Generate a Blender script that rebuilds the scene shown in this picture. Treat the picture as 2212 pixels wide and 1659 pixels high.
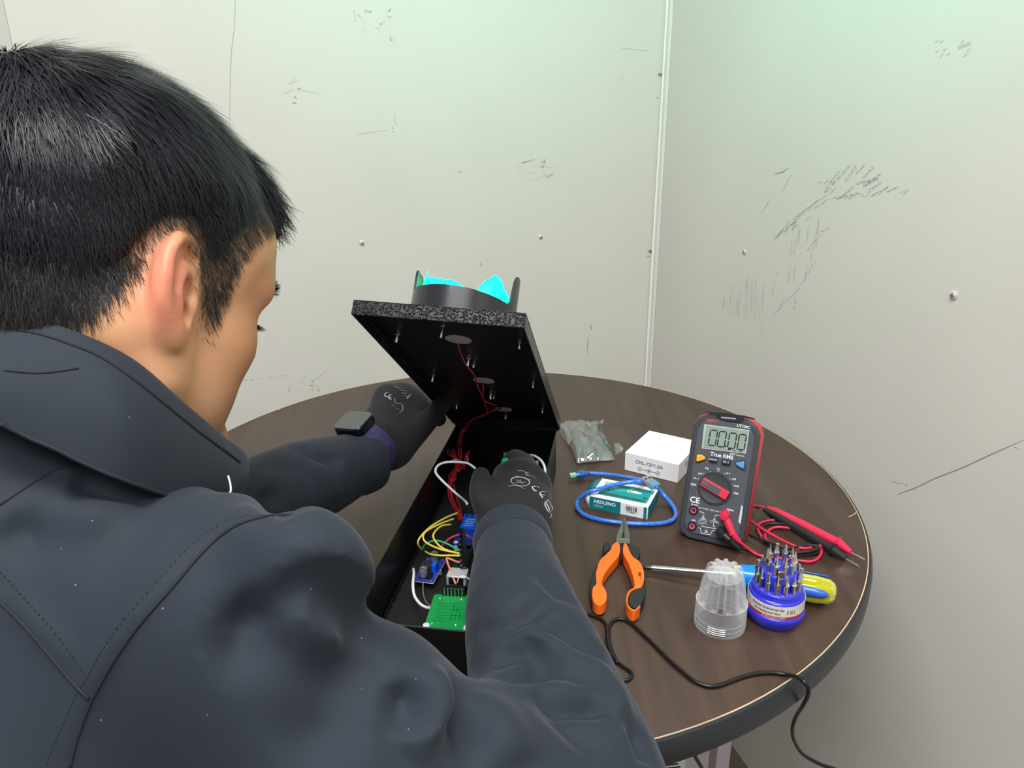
import bpy, math, random
import numpy as np
from mathutils import Matrix, Vector
from mathutils.bvhtree import BVHTree

scene = bpy.context.scene
for o in list(bpy.data.objects):
    bpy.data.objects.remove(o)
COL = scene.collection
random.seed(7)
RNG = np.random.default_rng(11)

# ------------------------------------------------------------------ camera
FPX, IW, IH = 1660.0, 2212.0, 1659.0
TABLE_Z = 0.75
CAM = np.array([0.0, 0.0, TABLE_Z + 0.47085])
_p, _r = math.radians(20.1944), math.radians(-0.3936)
FW = np.array([0, math.cos(_p), -math.sin(_p)])
_up0 = np.array([0, math.sin(_p), math.cos(_p)])
_rt0 = np.array([1.0, 0, 0])
RT = math.cos(_r) * _rt0 + math.sin(_r) * _up0
UP = -math.sin(_r) * _rt0 + math.cos(_r) * _up0
cam_data = bpy.data.cameras.new('camera')
cam_data.sensor_width = 36.0
cam_data.lens = FPX / IW * 36.0
cam_data.clip_start = 0.02
cam_ob = bpy.data.objects.new('camera', cam_data)
COL.objects.link(cam_ob)
cam_ob.matrix_world = Matrix(((RT[0], UP[0], -FW[0], CAM[0]), (RT[1], UP[1], -FW[1], CAM[1]),
                              (RT[2], UP[2], -FW[2], CAM[2]), (0, 0, 0, 1)))
scene.camera = cam_ob

# ------------------------------------------------------------------ light and exposure
world = bpy.data.worlds.new('room_ambient')
scene.world = world
world.use_nodes = True
bg = world.node_tree.nodes['Background']
bg.inputs[0].default_value = (0.95, 0.975, 1.0, 1)
bg.inputs[1].default_value = 0.50

def area_light(name, loc, target, sx, sy, power, color=(1, 1, 1)):
    l = bpy.data.lights.new(name, 'AREA')
    l.shape = 'RECTANGLE'; l.size = sx; l.size_y = sy; l.energy = power; l.color = color
    o = bpy.data.objects.new(name, l); COL.objects.link(o)
    o.location = loc
    d = Vector(target) - Vector(loc)
    o.rotation_euler = d.to_track_quat('-Z', 'Y').to_euler()
    return o

# two ceiling fluorescent panels of the room
area_light('ceiling_panel_light', (-0.22, 0.08, 2.55), (-0.22, 0.08, 0), 1.2, 0.5, 36, (1.0, 0.985, 0.965))
area_light('ceiling_panel_light', (-0.15, -0.95, 2.55), (-0.15, -0.95, 0), 1.2, 0.5, 38, (0.97, 0.985, 1.0))

vs = scene.view_settings
vs.view_transform = 'Standard'
vs.look = 'None'
vs.exposure = 0.0
vs.gamma = 1.0
vs.use_curve_mapping = False

# ------------------------------------------------------------------ helpers
def ray(x, y):
    return (x - IW / 2) / FPX * RT - (y - IH / 2) / FPX * UP + FW

def at(x, y, z=0.0):
    """point of the plane z above the table top that the photograph shows at (x, y)"""
    d = ray(x, y)
    return CAM + d * ((TABLE_Z + z - CAM[2]) / d[2])

def deep(x, y, dep):
    return CAM + ray(x, y) * dep

def hexc(h):
    """sRGB hex to linear rgb"""
    h = h.lstrip('#')
    c = [int(h[i:i + 2], 16) / 255 for i in (0, 2, 4)]
    return tuple((v / 12.92 if v <= 0.04045 else ((v + 0.055) / 1.055) ** 2.4) for v in c)

MATS = {}
def mat(name, col, rough=0.5, metal=0.0, noise=None, bump=None, spec=0.5, trans=0.0, ior=1.45,
        emit=None, emit_s=0.0, coat=0.0, sheen=0.0, alpha=1.0, sss=0.0):
    """principled material; noise=(scale, amount[, stretch]) varies the colour; bump=(scale, strength, distance)"""
    if name in MATS:
        return MATS[name]
    m = bpy.data.materials.new(name)
    m.use_nodes = True
    nt = m.node_tree
    b = nt.nodes['Principled BSDF']
    c = hexc(col) if isinstance(col, str) else col
    b.inputs['Base Color'].default_value = (*c, 1)
    b.inputs['Roughness'].default_value = rough
    b.inputs['Metallic'].default_value = metal
    b.inputs['Specular IOR Level'].default_value = spec
    b.inputs['IOR'].default_value = ior
    b.inputs['Transmission Weight'].default_value = trans
    b.inputs['Coat Weight'].default_value = coat
    b.inputs['Alpha'].default_value = alpha
    if sheen:
        b.inputs['Sheen Weight'].default_value = sheen
        b.inputs['Sheen Roughness'].default_value = 0.5
    if sss:
        b.inputs['Subsurface Weight'].default_value = sss
        b.inputs['Subsurface Radius'].default_value = (0.9, 0.35, 0.2)
        b.inputs['Subsurface Scale'].default_value = 0.006
    if emit:
        e = hexc(emit) if isinstance(emit, str) else emit
        b.inputs['Emission Color'].default_value = (*e, 1)
        b.inputs['Emission Strength'].default_value = emit_s
    tc = None
    if noise or bump:
        tc = nt.nodes.new('ShaderNodeTexCoord')
    if noise:
        mp = nt.nodes.new('ShaderNodeMapping')
        if len(noise) > 2:
            mp.inputs['Scale'].default_value = noise[2]
        nt.links.new(tc.outputs['Object'], mp.inputs[0])
        n = nt.nodes.new('ShaderNodeTexNoise')
        n.inputs['Scale'].default_value = noise[0]
        n.inputs['Detail'].default_value = 6
        nt.links.new(mp.outputs[0], n.inputs['Vector'])
        r = nt.nodes.new('ShaderNodeValToRGB')
        a = noise[1]
        r.color_ramp.elements[0].position = 0.3
        r.color_ramp.elements[1].position = 0.7
        r.color_ramp.elements[0].color = (*[max(0, v * (1 - a)) for v in c], 1)
        r.color_ramp.elements[1].color = (*[min(1, v * (1 + a)) for v in c], 1)
        nt.links.new(n.outputs['Fac'], r.inputs[0])
        nt.links.new(r.outputs[0], b.inputs['Base Color'])
    if bump:
        n = nt.nodes.new('ShaderNodeTexNoise')
        n.inputs['Scale'].default_value = bump[0]
        n.inputs['Detail'].default_value = 3
        nt.links.new(tc.outputs['Object'], n.inputs['Vector'])
        bp = nt.nodes.new('ShaderNodeBump')
        bp.inputs['Strength'].default_value = bump[1]
        bp.inputs['Distance'].default_value = bump[2]
        nt.links.new(n.outputs['Fac'], bp.inputs['Height'])
        nt.links.new(bp.outputs[0], b.inputs['Normal'])
    MATS[name] = m
    return m

def obj_from(name, verts, faces, material, parent=None, smooth=None, bevel=0.0, bseg=2, subsurf=0):
    me = bpy.data.meshes.new(name)
    me.from_pydata([tuple(map(float, v)) for v in verts], [], [tuple(map(int, q)) for q in faces])
    me.validate()
    if smooth is not None:
        me.polygons.foreach_set('use_smooth', [True] * len(me.polygons))
        if smooth < 180:
            me.set_sharp_from_angle(angle=math.radians(smooth))
    o = bpy.data.objects.new(name, me)
    COL.objects.link(o)
    if material:
        me.materials.append(material)
    if parent is not None:
        o.parent = parent
    if bevel:
        b = o.modifiers.new('bevel', 'BEVEL'); b.width = bevel; b.segments = bseg; b.limit_method = 'ANGLE'
        b.angle_limit = math.radians(35)
    if subsurf:
        s = o.modifiers.new('sub', 'SUBSURF'); s.levels = subsurf; s.render_levels = subsurf
    return o

def rotm(axis, deg):
    return np.array(Matrix.Rotation(math.radians(deg), 3, axis))

class MB:
    def __init__(s):
        s.v = []; s.f = []
    def add(s, v, f):
        o = len(s.v)
        s.v += [np.asarray(a, float) for a in v]
        s.f += [tuple(i + o for i in q) for q in f]
        return s
    def box(s, c, d, R=None):
        c = np.asarray(c, float); d = np.asarray(d, float) / 2
        vs_ = [np.array([x, y, z]) * d for z in (-1, 1) for x, y in ((-1, -1), (1, -1), (1, 1), (-1, 1))]
        if R is not None:
            vs_ = [R @ a for a in vs_]
        return s.add([c + a for a in vs_], [(3, 2, 1, 0), (4, 5, 6, 7), (0, 1, 5, 4), (1, 2, 6, 5), (2, 3, 7, 6), (3, 0, 4, 7)])
    def prism(s, poly, z0, z1, M=None):
        n = len(poly)
        v = [np.array([p[0], p[1], z0]) for p in poly] + [np.array([p[0], p[1], z1]) for p in poly]
        a = sum(poly[i][0] * poly[(i + 1) % n][1] - poly[(i + 1) % n][0] * poly[i][1] for i in range(n))
        f = [tuple(range(n))[::-1], tuple(range(n, 2 * n))] + [(i, (i + 1) % n, n + (i + 1) % n, n + i) for i in range(n)]
        if a < 0:
            f = [q[::-1] for q in f]
        if M is not None:
            v = [M(q) for q in v]
        return s.add(v, f)
    def lathe(s, prof, seg=32, M=None, a0=0.0, a1=2 * math.pi):
        full = abs(a1 - a0 - 2 * math.pi) < 1e-6
        n = seg if full else seg + 1
        v = []
        for r, z in prof:
            for i in range(n):
                t = a0 + (a1 - a0) * i / seg
                v.append(np.array([r * math.cos(t), r * math.sin(t), z]))
        f = []
        for j in range(len(prof) - 1):
            for i in range(seg):
                k = (i + 1) % n
                f.append((j * n + i, j * n + k, (j + 1) * n + k, (j + 1) * n + i))
        if full:
            if prof[0][0] > 1e-6: f.append(tuple(range(n))[::-1])
            if prof[-1][0] > 1e-6: f.append(tuple(range((len(prof) - 1) * n, len(prof) * n)))
        if M is not None:
            v = [M(q) for q in v]
        return s.add(v, f)
    def tube(s, pts, r, seg=8, caps=True, flat=1.0):
        pts = [np.asarray(p, float) for p in pts]
        n = len(pts)
        rr = [r] * n if np.isscalar(r) else list(r)
        tang = []
        for i in range(n):
            t = pts[min(i + 1, n - 1)] - pts[max(i - 1, 0)]
            l = np.linalg.norm(t); tang.append(t / l if l > 1e-9 else np.array([0, 0, 1.0]))
        ref = np.array([0, 0, 1.0]) if abs(tang[0][2]) < 0.9 else np.array([1.0, 0, 0])
        a = np.cross(tang[0], ref); a /= np.linalg.norm(a)
        v = []
        for i in range(n):
            a = a - tang[i] * (a @ tang[i]); a /= max(1e-9, np.linalg.norm(a))
            b = np.cross(tang[i], a)
            for k in range(seg):
                t = 2 * math.pi * k / seg
                v.append(pts[i] + rr[i] * (a * math.cos(t) + b * math.sin(t) * flat))
        f = []
        for i in range(n - 1):
            for k in range(seg):
                k2 = (k + 1) % seg
                f.append((i * seg + k, i * seg + k2, (i + 1) * seg + k2, (i + 1) * seg + k))
        if caps:
            f.append(tuple(range(seg))[::-1]); f.append(tuple(range((n - 1) * seg, n * seg)))
        return s.add(v, f)
    def build(s, name, material, parent=None, smooth=40, bevel=0.0, bseg=2, subsurf=0):
        return obj_from(name, s.v, s.f, material, parent, smooth, bevel, bseg, subsurf)

def spline(pts, n=12):
    """Catmull-Rom through the points"""
    P = [np.asarray(p, float) for p in pts]
    P = [2 * P[0] - P[1]] + P + [2 * P[-1] - P[-2]]
    out = []
    for i in range(1, len(P) - 2):
        for k in range(n):
            t = k / n
            a, b, c, d = P[i - 1], P[i], P[i + 1], P[i + 2]
            out.append(0.5 * ((2 * b) + (c - a) * t + (2 * a - 5 * b + 4 * c - d) * t * t + (3 * b - a - 3 * c + d) * t ** 3))
    out.append(P[-2])
    return out

def tag(o, label=None, cat=None, group=None, kind=None):
    if label: o['label'] = label
    if cat: o['category'] = cat
    if group: o['group'] = group
    if kind: o['kind'] = kind
    return o

def thing(name, label, cat, loc=(0, 0, 0), rotz=0.0, group=None):
    o = bpy.data.objects.new(name, None)
    COL.objects.link(o)
    o.empty_display_size = 0.02
    o.location = tuple(map(float, loc)); o.rotation_euler = (0, 0, math.radians(rotz))
    return tag(o, label, cat, group)

def text_part(name, body, size, material, parent, M, align='CENTER', extrude=0.00012, bold=False):
    """printed lettering as a thin flat mesh; M (4x4) places the text plane in the parent's space"""
    cu = bpy.data.curves.new('tmp', 'FONT')
    cu.body = body; cu.size = size; cu.align_x = align; cu.align_y = 'CENTER'
    cu.extrude = extrude; cu.resolution_u = 3
    if bold: cu.offset = size * 0.02
    t = bpy.data.objects.new('tmp', cu)
    COL.objects.link(t)
    dg = bpy.context.evaluated_depsgraph_get(); dg.update()
    me = bpy.data.meshes.new_from_object(t.evaluated_get(dg))
    bpy.data.objects.remove(t); bpy.data.curves.remove(cu)
    me.transform(M)
    me.name = name
    me.materials.clear(); me.materials.append(material)
    o = bpy.data.objects.new(name, me); COL.objects.link(o); o.parent = parent
    return o

def frame(o, x, y):
    """4x4 with origin o, axes x, y (orthonormalised)"""
    x = np.asarray(x, float); x = x / np.linalg.norm(x)
    y = np.asarray(y, float); y = y - x * (x @ y); y = y / np.linalg.norm(y)
    z = np.cross(x, y)
    return Matrix(((x[0], y[0], z[0], o[0]), (x[1], y[1], z[1], o[1]), (x[2], y[2], z[2], o[2]), (0, 0, 0, 1)))
# ------------------------------------------------------------------ the room
W_CORNER = np.array([0.30717, 1.64272])
W_RD = np.array([0.28442, -0.95870])     # along the right wall, towards the viewer
W_BD = np.array([-0.95870, -0.28442])    # along the back wall, towards the left

def wall_hit(x, y, which):
    d = ray(x, y)
    t = W_RD if which == 'right' else W_BD
    n = np.array([-t[1], t[0]])
    return CAM + d * ((W_CORNER @ n) / (d[:2] @ n))

wall_mat = mat('painted_wall_panel', '#d2d0c7', 0.62, noise=(3.5, 0.025), bump=(160, 0.06, 0.001), spec=0.3)
wall_mat2 = mat('painted_wall_panel_side', '#d2cfc7', 0.62, noise=(3.0, 0.03), bump=(160, 0.06, 0.001), spec=0.3)
trim_mat = mat('white_corner_trim', '#deddd6', 0.45)
floor_mat = mat('brown_vinyl_floor', '#6b5f53', 0.5, noise=(6, 0.15))

def wall_obj(name, d, length, m, inward):
    b = MB()
    a = W_CORNER - d * 0.0; e = W_CORNER + d * length
    o = -inward * 0.06
    vs_ = []
    for z in (0, 2.6):
        for q in (a, e, e + o, a + o):
            vs_.append(np.array([q[0], q[1], z]))
    b.add(vs_, [(0, 1, 2, 3), (7, 6, 5, 4), (0, 4, 5, 1), (1, 5, 6, 2), (2, 6, 7, 3), (3, 7, 4, 0)])
    return tag(b.build(name, m), kind='structure')

IN_B = np.array([0.28442, -0.95870]); IN_R = np.array([-0.95870, -0.28442])
wall_back = wall_obj('wall_back', W_BD, 2.6, wall_mat, IN_B)
wall_right = wall_obj('wall_right', W_RD, 3.6, wall_mat2, IN_R)
fl = MB().box((-0.3, -0.2, -0.03), (5.2, 5.2, 0.06)).build('floor', floor_mat)
tag(fl, kind='structure')

# corner trim: a flat batten on the right wall side plus a round bead of sealant
b = MB()
tw = 0.021
c = W_CORNER; p2 = c + W_RD * tw; p3 = p2 + IN_R * 0.006; p1 = c + IN_R * 0.006
b.prism([tuple(c), tuple(p2), tuple(p3), tuple(p1)], 0.0, 2.6)
trim = tag(b.build('trim_1', trim_mat, bevel=0.001), kind='structure')
pts = [np.array([*(W_CORNER + W_RD * 0.004 + IN_R * (0.006 + 0.0012 * math.sin(z * 9) * 0.4)
                   + IN_B * 0.002), z]) for z in np.linspace(0, 2.6, 60)]
MB().tube(pts, 0.0028, 8).build('sealant_bead', mat('sealant', '#f1efe8', 0.35), trim)
for zz in (1.27, 0.92):
    q = W_CORNER + W_RD * 0.004 + IN_R * 0.009
    MB().box((q[0], q[1], zz), (0.012, 0.004, 0.0016)).build('joint_crack', mat('crack_grey', '#77746c', 0.8), trim)

# vertical panel joint at the far left and a hairline joint
def wall_strip(name, pxs, which, half, m, parent, lift=0.0004):
    t = W_RD if which == 'right' else W_BD
    n = IN_R if which == 'right' else IN_B
    P = [wall_hit(x, y, which) for x, y in pxs]
    mb = MB(); v = []
    for i, p in enumerate(P):
        q = P[min(i + 1, len(P) - 1)] - P[max(i - 1, 0)]
        du = q[:2] @ t; dz = q[2]; l = math.hypot(du, dz) + 1e-9
        su, sz = -dz / l, du / l
        h = half * (1.0 if 0 < i < len(P) - 1 else 0.35)
        for s_ in (-1, 1):
            uu = su * h * s_; z2 = sz * h * s_
            v.append(np.array([p[0] + t[0] * uu + n[0] * lift, p[1] + t[1] * uu + n[1] * lift, p[2] + z2]))
    f = [(2 * i, 2 * i + 1, 2 * i + 3, 2 * i + 2) for i in range(len(P) - 1)]
    if parent is None:
        return v, f
    mb.add(v, f)
    return mb.build(name, m, parent)

seam_m = mat('panel_joint_grey', '#a3a29b', 0.8)
wall_strip('panel_joint', [(507, -40), (508, 20), (506, 60), (500, 110), (497, 180), (496, 300)], 'back', 0.0004, seam_m, wall_back)
q = wall_hit(8, 80, 'back')
b = MB()
for dz, w_, m_ in ((0, 0.012, 0),):
    b.box((q[0], q[1], 1.3), (0.02, 0.006, 2.6), rotm('Z', 16.5))
b.build('joint_cover_strip', mat('joint_strip_grey', '#c4c2bb', 0.6), wall_back, bevel=0.001)

# screws: domed washer head with a cross recess
screw_m = mat('painted_screw', '#cfcdc6', 0.35, metal=0.2)
recess_m = mat('screw_recess', '#6d6a64', 0.7)
def wall_screw(x, y, which, r):
    p = wall_hit(x, y, which)
    n = IN_R if which == 'right' else IN_B
    t = W_RD if which == 'right' else W_BD
    par = wall_right if which == 'right' else wall_back
    M = lambda q: np.array([p[0] + t[0] * q[0] + n[0] * q[2], p[1] + t[1] * q[0] + n[1] * q[2], p[2] + q[1]])
    s_ = MB().lathe([(r * 1.25, 0), (r * 1.25, 0.0008), (r, 0.0012), (r * 0.7, 0.0028), (0, 0.0034)], 20, M).build('screw_head', screw_m, par)
    k = MB()
    for a, b2 in ((r * 0.7, r * 0.13), (r * 0.13, r * 0.7)):
        k.prism([(-a, -b2), (a, -b2), (a, b2), (-a, b2)], 0.0028, 0.0036, M)
    k.build('cross_recess', recess_m, s_)
wall_screw(782, 525, 'back', 0.0042)
wall_screw(1168, 512, 'back', 0.0038)
wall_screw(1609, 544, 'right', 0.0036)
wall_screw(2061, 638, 'right', 0.0046)

# scuffs and pencil-like scratches, thin marks on the paint
def scuffs(name, which, strokes, col, parent):
    mb = MB()
    for pxs, half in strokes:
        v, f = wall_strip('', pxs, which, half, None, None, 0.0003)
        mb.add(v, f)
    o = mb.build(name, mat('scuff_' + col.strip('#'), col, 0.9), parent)
    o['kind'] = 'stuff'
    return o
def dashes(x0, y0, x1, y1, n, half, jitter=3.0, frac=0.5):
    out = []
    for i in range(n):
        t0 = i / n + RNG.random() * 0.02; t1 = t0 + frac / n
        j = RNG.normal(0, jitter, 4) * 0.3
        out.append(([(x0 + (x1 - x0) * t0 + j[0], y0 + (y1 - y0) * t0 + j[1]), (x0 + (x1 - x0) * t1 + j[2], y0 + (y1 - y0) * t1 + j[3])], half * (0.6 + 0.7 * RNG.random())))
    return out
dark = []
dark += dashes(773, 290, 836, 281, 11, 0.0008, 1.5, 0.8)
dark += dashes(851, 244, 857, 270, 5, 0.0012, 3) + dashes(849, 272, 850, 285, 3, 0.0014, 4)
dark += [([(766, 20), (768, 48)], 0.0006), ([(1276, 702), (1278, 712)], 0.0022), ([(1272, 728), (1269, 745), (1270, 765)], 0.0008)]
dark += [([(1037, 568), (1041, 572), (1039, 575)], 0.0010), ([(1343, 104), (1398, 110)], 0.0005)]
dark += dashes(524, 822, 618, 812, 14, 0.0010, 5, 0.5) + dashes(660, 830, 690, 834, 4, 0.0010, 4)
dark += dashes(1147, 330, 1145, 345, 2, 0.0008, 2) + [([(1341, 167), (1345, 171)], 0.0008), ([(990, 370), (998, 372)], 0.0016), ([(703, 800), (704, 804)], 0.0010)]
dark += [([(1418, 210), (1422, 212)], 0.002), ([(1397, 553), (1403, 554)], 0.002)]
scuffs('scuff_marks', 'back', dark, '#8a8b84', wall_back)
soft = []
for cx, cy, rx, ry, n in ((820, 40, 50, 40, 10), (640, 190, 18, 14, 6), (1160, 355, 22, 26, 9), (655, 840, 60, 20, 8)):
    for i in range(n):
        x = cx + RNG.normal(0, rx * 0.6); y = cy + RNG.normal(0, ry * 0.6)
        soft.append(([(x, y), (x + RNG.normal(0, 9), y + RNG.normal(0, 7)), (x + RNG.normal(0, 16), y + RNG.normal(0, 9))], 0.0013))
scuffs('smudges', 'back', soft, '#c6c6bd', wall_back)
rd = []
rd += dashes(1670, 517, 1712, 474, 4, 0.0006, 1, 0.9) + dashes(1712, 474, 1775, 428, 10, 0.0012, 4, 0.8)
for x0, y0, x1, y1 in ((960, 690, 880, 775), (985, 690, 935, 760), (1015, 685, 985, 725), (1055, 695, 1015, 745), (1082, 724, 1005, 780), (1086, 760, 1030, 800), (1115, 778, 1070, 812), (1160, 780, 1110, 800), (1196, 792, 1172, 806),
                       (915, 715, 872, 768), (880, 752, 845, 800), (1040, 745, 985, 770), (1075, 742, 1020, 775), (970, 780, 920, 822), (1000, 800, 905, 826), (1068, 806, 1040, 822)):
    for k in range(3):
        j = RNG.normal(0, 4, 4)
        rd += dashes(1340 + (x0 + j[0]) * .5184, (y0 + j[1]) * .5184, 1340 + (x1 + j[2]) * .5184, (y1 + j[3]) * .5184, 4, 0.00055, 1.5, 0.75)
for k in range(26):
    t = RNG.random(); x0, y0 = 640 + 240 * t, 1000 - 215 * t; w_ = 6 + 40 * t
    a0 = RNG.normal(0, .35) * w_
    rd.append(([(1340 + (x0 + a0) * .5184, (y0 + a0 * .8) * .5184), (1340 + (x0 + a0 + 22) * .5184, (y0 + a0 * .8 - 20) * .5184)], 0.0004 + 0.0004 * RNG.random()))
rd += dashes(1800, 430, 1880, 420, 14, 0.0007, 8, 0.7)
rd += [([(1703, 363), (1690, 372), (1672, 376)], 0.0009), ([(1709, 378), (1691, 412)], 0.0008), ([(1768, 392), (1774, 395)], 0.0012)]
rd += dashes(1698, 472, 1697, 495, 2, 0.0007, 1) + dashes(1714, 478, 1713, 552, 5, 0.0006, 1, 0.7)
rd += [([(1614, 598), (1614, 625)], 0.0008), ([(1632, 606), (1634, 618)], 0.0008)]
scuffs('scratches', 'right', rd, '#969590', wall_right)
r2 = []
for i in range(22):
    x = 1562 + i * 4.2 + RNG.normal(0, 2.5); h = (38 * math.exp(-((x - 1612) / 36) ** 2) + 10) * (.5 + .6 * RNG.random()); yc = 655 + RNG.normal(0, 8)
    r2 += dashes(x, yc - h, x - 3, yc + h, 4, 0.0010, 2.0, 0.9)
for x0, y0, x1, y1 in ((1682, 588, 1664, 640), (1762, 560, 1730, 616), (1728, 620, 1678, 672), (1700, 640, 1668, 690), (1720, 630, 1715, 668), (1790, 490, 1742, 540), (1642, 700, 1650, 720), (1664, 430, 1645, 460)):
    r2 += dashes(x0, y0, x1, y1, 7, 0.0013, 5, 0.9)
for i in range(14):
    x = 1700 + RNG.random() * 70; y = 470 + RNG.random() * 120
    r2.append(([(x, y), (x - 2, y + 20), (x - 4, y + 34)], 0.0009))
for cx, cy in ((2040, 120), (2078, 102), (2020, 95)):
    for i in range(3):
        x = cx + RNG.normal(0, 8); y = cy + RNG.normal(0, 8)
        r2.append(([(x, y), (x + 8, y - 6)], 0.002))
r2.append(([(2070, 103), (2098, 92)], 0.005))
r2 += dashes(1700, 942, 1722, 955, 3, 0.0009, 2, 0.8)
scuffs('pale_scuffs', 'right', r2, '#bcbab3', wall_right)
scuffs('long_scratch', 'right', [([(1938, 1068), (1975, 1055), (2018, 1034), (2080, 1010), (2140, 982), (2212, 950)], 0.0006)] + dashes(1920, 1038, 1962, 1048, 6, 0.001, 4, 0.7) + dashes(2192, 966, 2204, 971, 3, 0.0014, 3), '#94918a', wall_right)

# ------------------------------------------------------------------ round table
TC = np.array([-0.02433, 0.89866]); TR = 0.45
wood = bpy.data.materials.new('dark_walnut_laminate'); wood.use_nodes = True
nt = wood.node_tree; bs = nt.nodes['Principled BSDF']
tc_ = nt.nodes.new('ShaderNodeTexCoord'); mp_ = nt.nodes.new('ShaderNodeMapping')
mp_.inputs['Rotation'].default_value = (0, 0, math.radians(14)); mp_.inputs['Scale'].default_value = (26, 1.6, 1)
n1 = nt.nodes.new('ShaderNodeTexNoise'); n1.inputs['Scale'].default_value = 2.2; n1.inputs['Detail'].default_value = 8
n2 = nt.nodes.new('ShaderNodeTexNoise'); n2.inputs['Scale'].default_value = 5; n2.inputs['Detail'].default_value = 4
r1 = nt.nodes.new('ShaderNodeValToRGB')
r1.color_ramp.elements[0].position = 0.32; r1.color_ramp.elements[1].position = 0.72
r1.color_ramp.elements[0].color = (*hexc('#38281f'), 1); r1.color_ramp.elements[1].color = (*hexc('#4c382d'), 1)
mr = nt.nodes.new('ShaderNodeMapRange'); mr.inputs[3].default_value = 0.25; mr.inputs[4].default_value = 0.42
nt.links.new(tc_.outputs['Object'], mp_.inputs[0]); nt.links.new(mp_.outputs[0], n1.inputs['Vector'])
nt.links.new(tc_.outputs['Object'], n2.inputs['Vector'])
nt.links.new(n1.outputs['Fac'], r1.inputs[0]); nt.links.new(r1.outputs[0], bs.inputs['Base Color'])
nt.links.new(n2.outputs['Fac'], mr.inputs[0]); nt.links.new(mr.outputs[0], bs.inputs['Roughness'])
bs.inputs['Specular IOR Level'].default_value = 0.5

table = thing('round_table', 'round dark walnut table with a black edge band, standing by the corner', 'table', (TC[0], TC[1], 0))
MB().lathe([(TR - 0.0015, 0.728), (TR - 0.0015, 0.7495), (TR - 0.002, 0.75)], 160).build('tabletop', wood, table, 60)
MB().lathe([(TR - 0.0016, 0.7225), (TR + 0.0030, 0.7232), (TR + 0.0045, 0.727), (TR + 0.0045, 0.742), (TR + 0.002, 0.7488), (TR - 0.0006, 0.7496), (TR - 0.0016, 0.7494)], 160).build('edge_band', mat('black_edge_band', '#23272b', 0.38), table, 40)
MB().lathe([(TR - 0.0017, 0.7492), (TR - 0.0016, 0.75025), (TR - 0.0007, 0.7502), (TR - 0.0005, 0.7492)], 160).build('worn_pale_lip', mat('worn_edge_glue', '#cdb693', 0.5, noise=(14, 0.3)), table, 30)
MB().lathe([(0.04, 0.03), (0.04, 0.70), (0.13, 0.705), (0.13, 0.728)], 32).build('pedestal', mat('table_steel_black', '#26262a', 0.4, 0.4), table, 40)
MB().lathe([(0.155, 0.0), (0.155, 0.012), (0.10, 0.03), (0.04, 0.034)], 48).build('base_plate', mat('table_steel_black', '#26262a', 0.4, 0.4), table, 40)
# chips in the laminate
for pts_ in ([(1833, 1117), (1845, 1111), (1850, 1106)], [(600, 886), (606, 884)], [(1740, 978), (1736, 974)]):
    MB().tube([at(x, y, 0.0003) - np.array([TC[0], TC[1], 0]) for x, y in pts_], 0.0008, 5, flat=0.3).build('edge_chip', mat('laminate_chip', '#b59a80', 0.7), table)

# carton on the floor below the table
cart = thing('floor_carton', 'white carton with a printed label on the floor under the table', 'carton', (0.262, 1.02, 0), 8)
MB().box((0, 0, 0.21), (0.165, 0.13, 0.42)).build('carton_body', mat('white_carton', '#c9bfc0', 0.6, noise=(9, 0.05)), cart, bevel=0.002)
MB().box((-0.025, -0.0655, 0.205), (0.06, 0.001, 0.08)).build('shipping_label', mat('label_paper', '#ece9e6', 0.5), cart)
for k, (zz, ww) in enumerate(((0.25, 0.05), (0.247, 0.05), (0.236, 0.03), (0.231, 0.042), (0.222, 0.036), (0.215, 0.045), (0.205, 0.03))):
    MB().box((-0.025, -0.0662, zz - .008), (ww, 0.0006, 0.0012 if k < 2 else 0.003)).build('printed_line', mat('label_ink', '#3a3638', 0.6), cart)
MB().box((0.052, -0.0655, 0.3), (0.012, 0.001, 0.24)).build('brown_tape', mat('carton_tape', '#8d7f7c', 0.35), cart)
# ------------------------------------------------------------------ signal light housing (open box with hinged lid)
HW, HL, HH, HT = 0.1368, 0.4223, 0.060, 0.0014
HO = np.array([-0.14095, 0.54044, TABLE_Z])          # near left bottom corner
HX = np.array([0.98830, -0.15251, 0.0]); HY = np.array([0.15251, 0.98830, 0.0]); HZ = np.array([0, 0, 1.0])
HANG = math.degrees(math.atan2(HX[1], HX[0]))
def h_local(p):
    d = np.asarray(p) - HO
    return np.array([d @ HX, d @ HY, d @ HZ])
def h_world(x, y, z):
    return HO + HX * x + HY * y + HZ * z

def black_powder(name, wr_scale, strength, col='#08090b', rough=0.32):
    m = bpy.data.materials.new(name); m.use_nodes = True
    nt = m.node_tree; b = nt.nodes['Principled BSDF']
    b.inputs['Base Color'].default_value = (*hexc(col), 1)
    b.inputs['Roughness'].default_value = rough
    tc = nt.nodes.new('ShaderNodeTexCoord')
    v = nt.nodes.new('ShaderNodeTexNoise'); v.inputs['Scale'].default_value = wr_scale; v.inputs['Detail'].default_value = 1.5
    v.inputs['Distortion'].default_value = 1.2
    r = nt.nodes.new('ShaderNodeValToRGB'); r.color_ramp.elements[0].position = 0.42; r.color_ramp.elements[1].position = 0.58
    bp = nt.nodes.new('ShaderNodeBump'); bp.inputs['Strength'].default_value = strength; bp.inputs['Distance'].default_value = 0.0016
    nt.links.new(tc.outputs['Object'], v.inputs['Vector']); nt.links.new(v.outputs['Fac'], r.inputs[0])
    nt.links.new(r.outputs[0], bp.inputs['Height']); nt.links.new(bp.outputs[0], b.inputs['Normal'])
    return m
m_wrinkle = black_powder('black_wrinkle_coat', 240, 1.0, '#101115', 0.24)
m_inner = mat('black_coat_inside', '#060607', 0.5, bump=(300, 0.1, 0.0005))
m_floorin = mat('black_coat_dusty_base', '#1b1d1a', 0.62, noise=(18, 0.35), bump=(260, 0.15, 0.0006))

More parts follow.
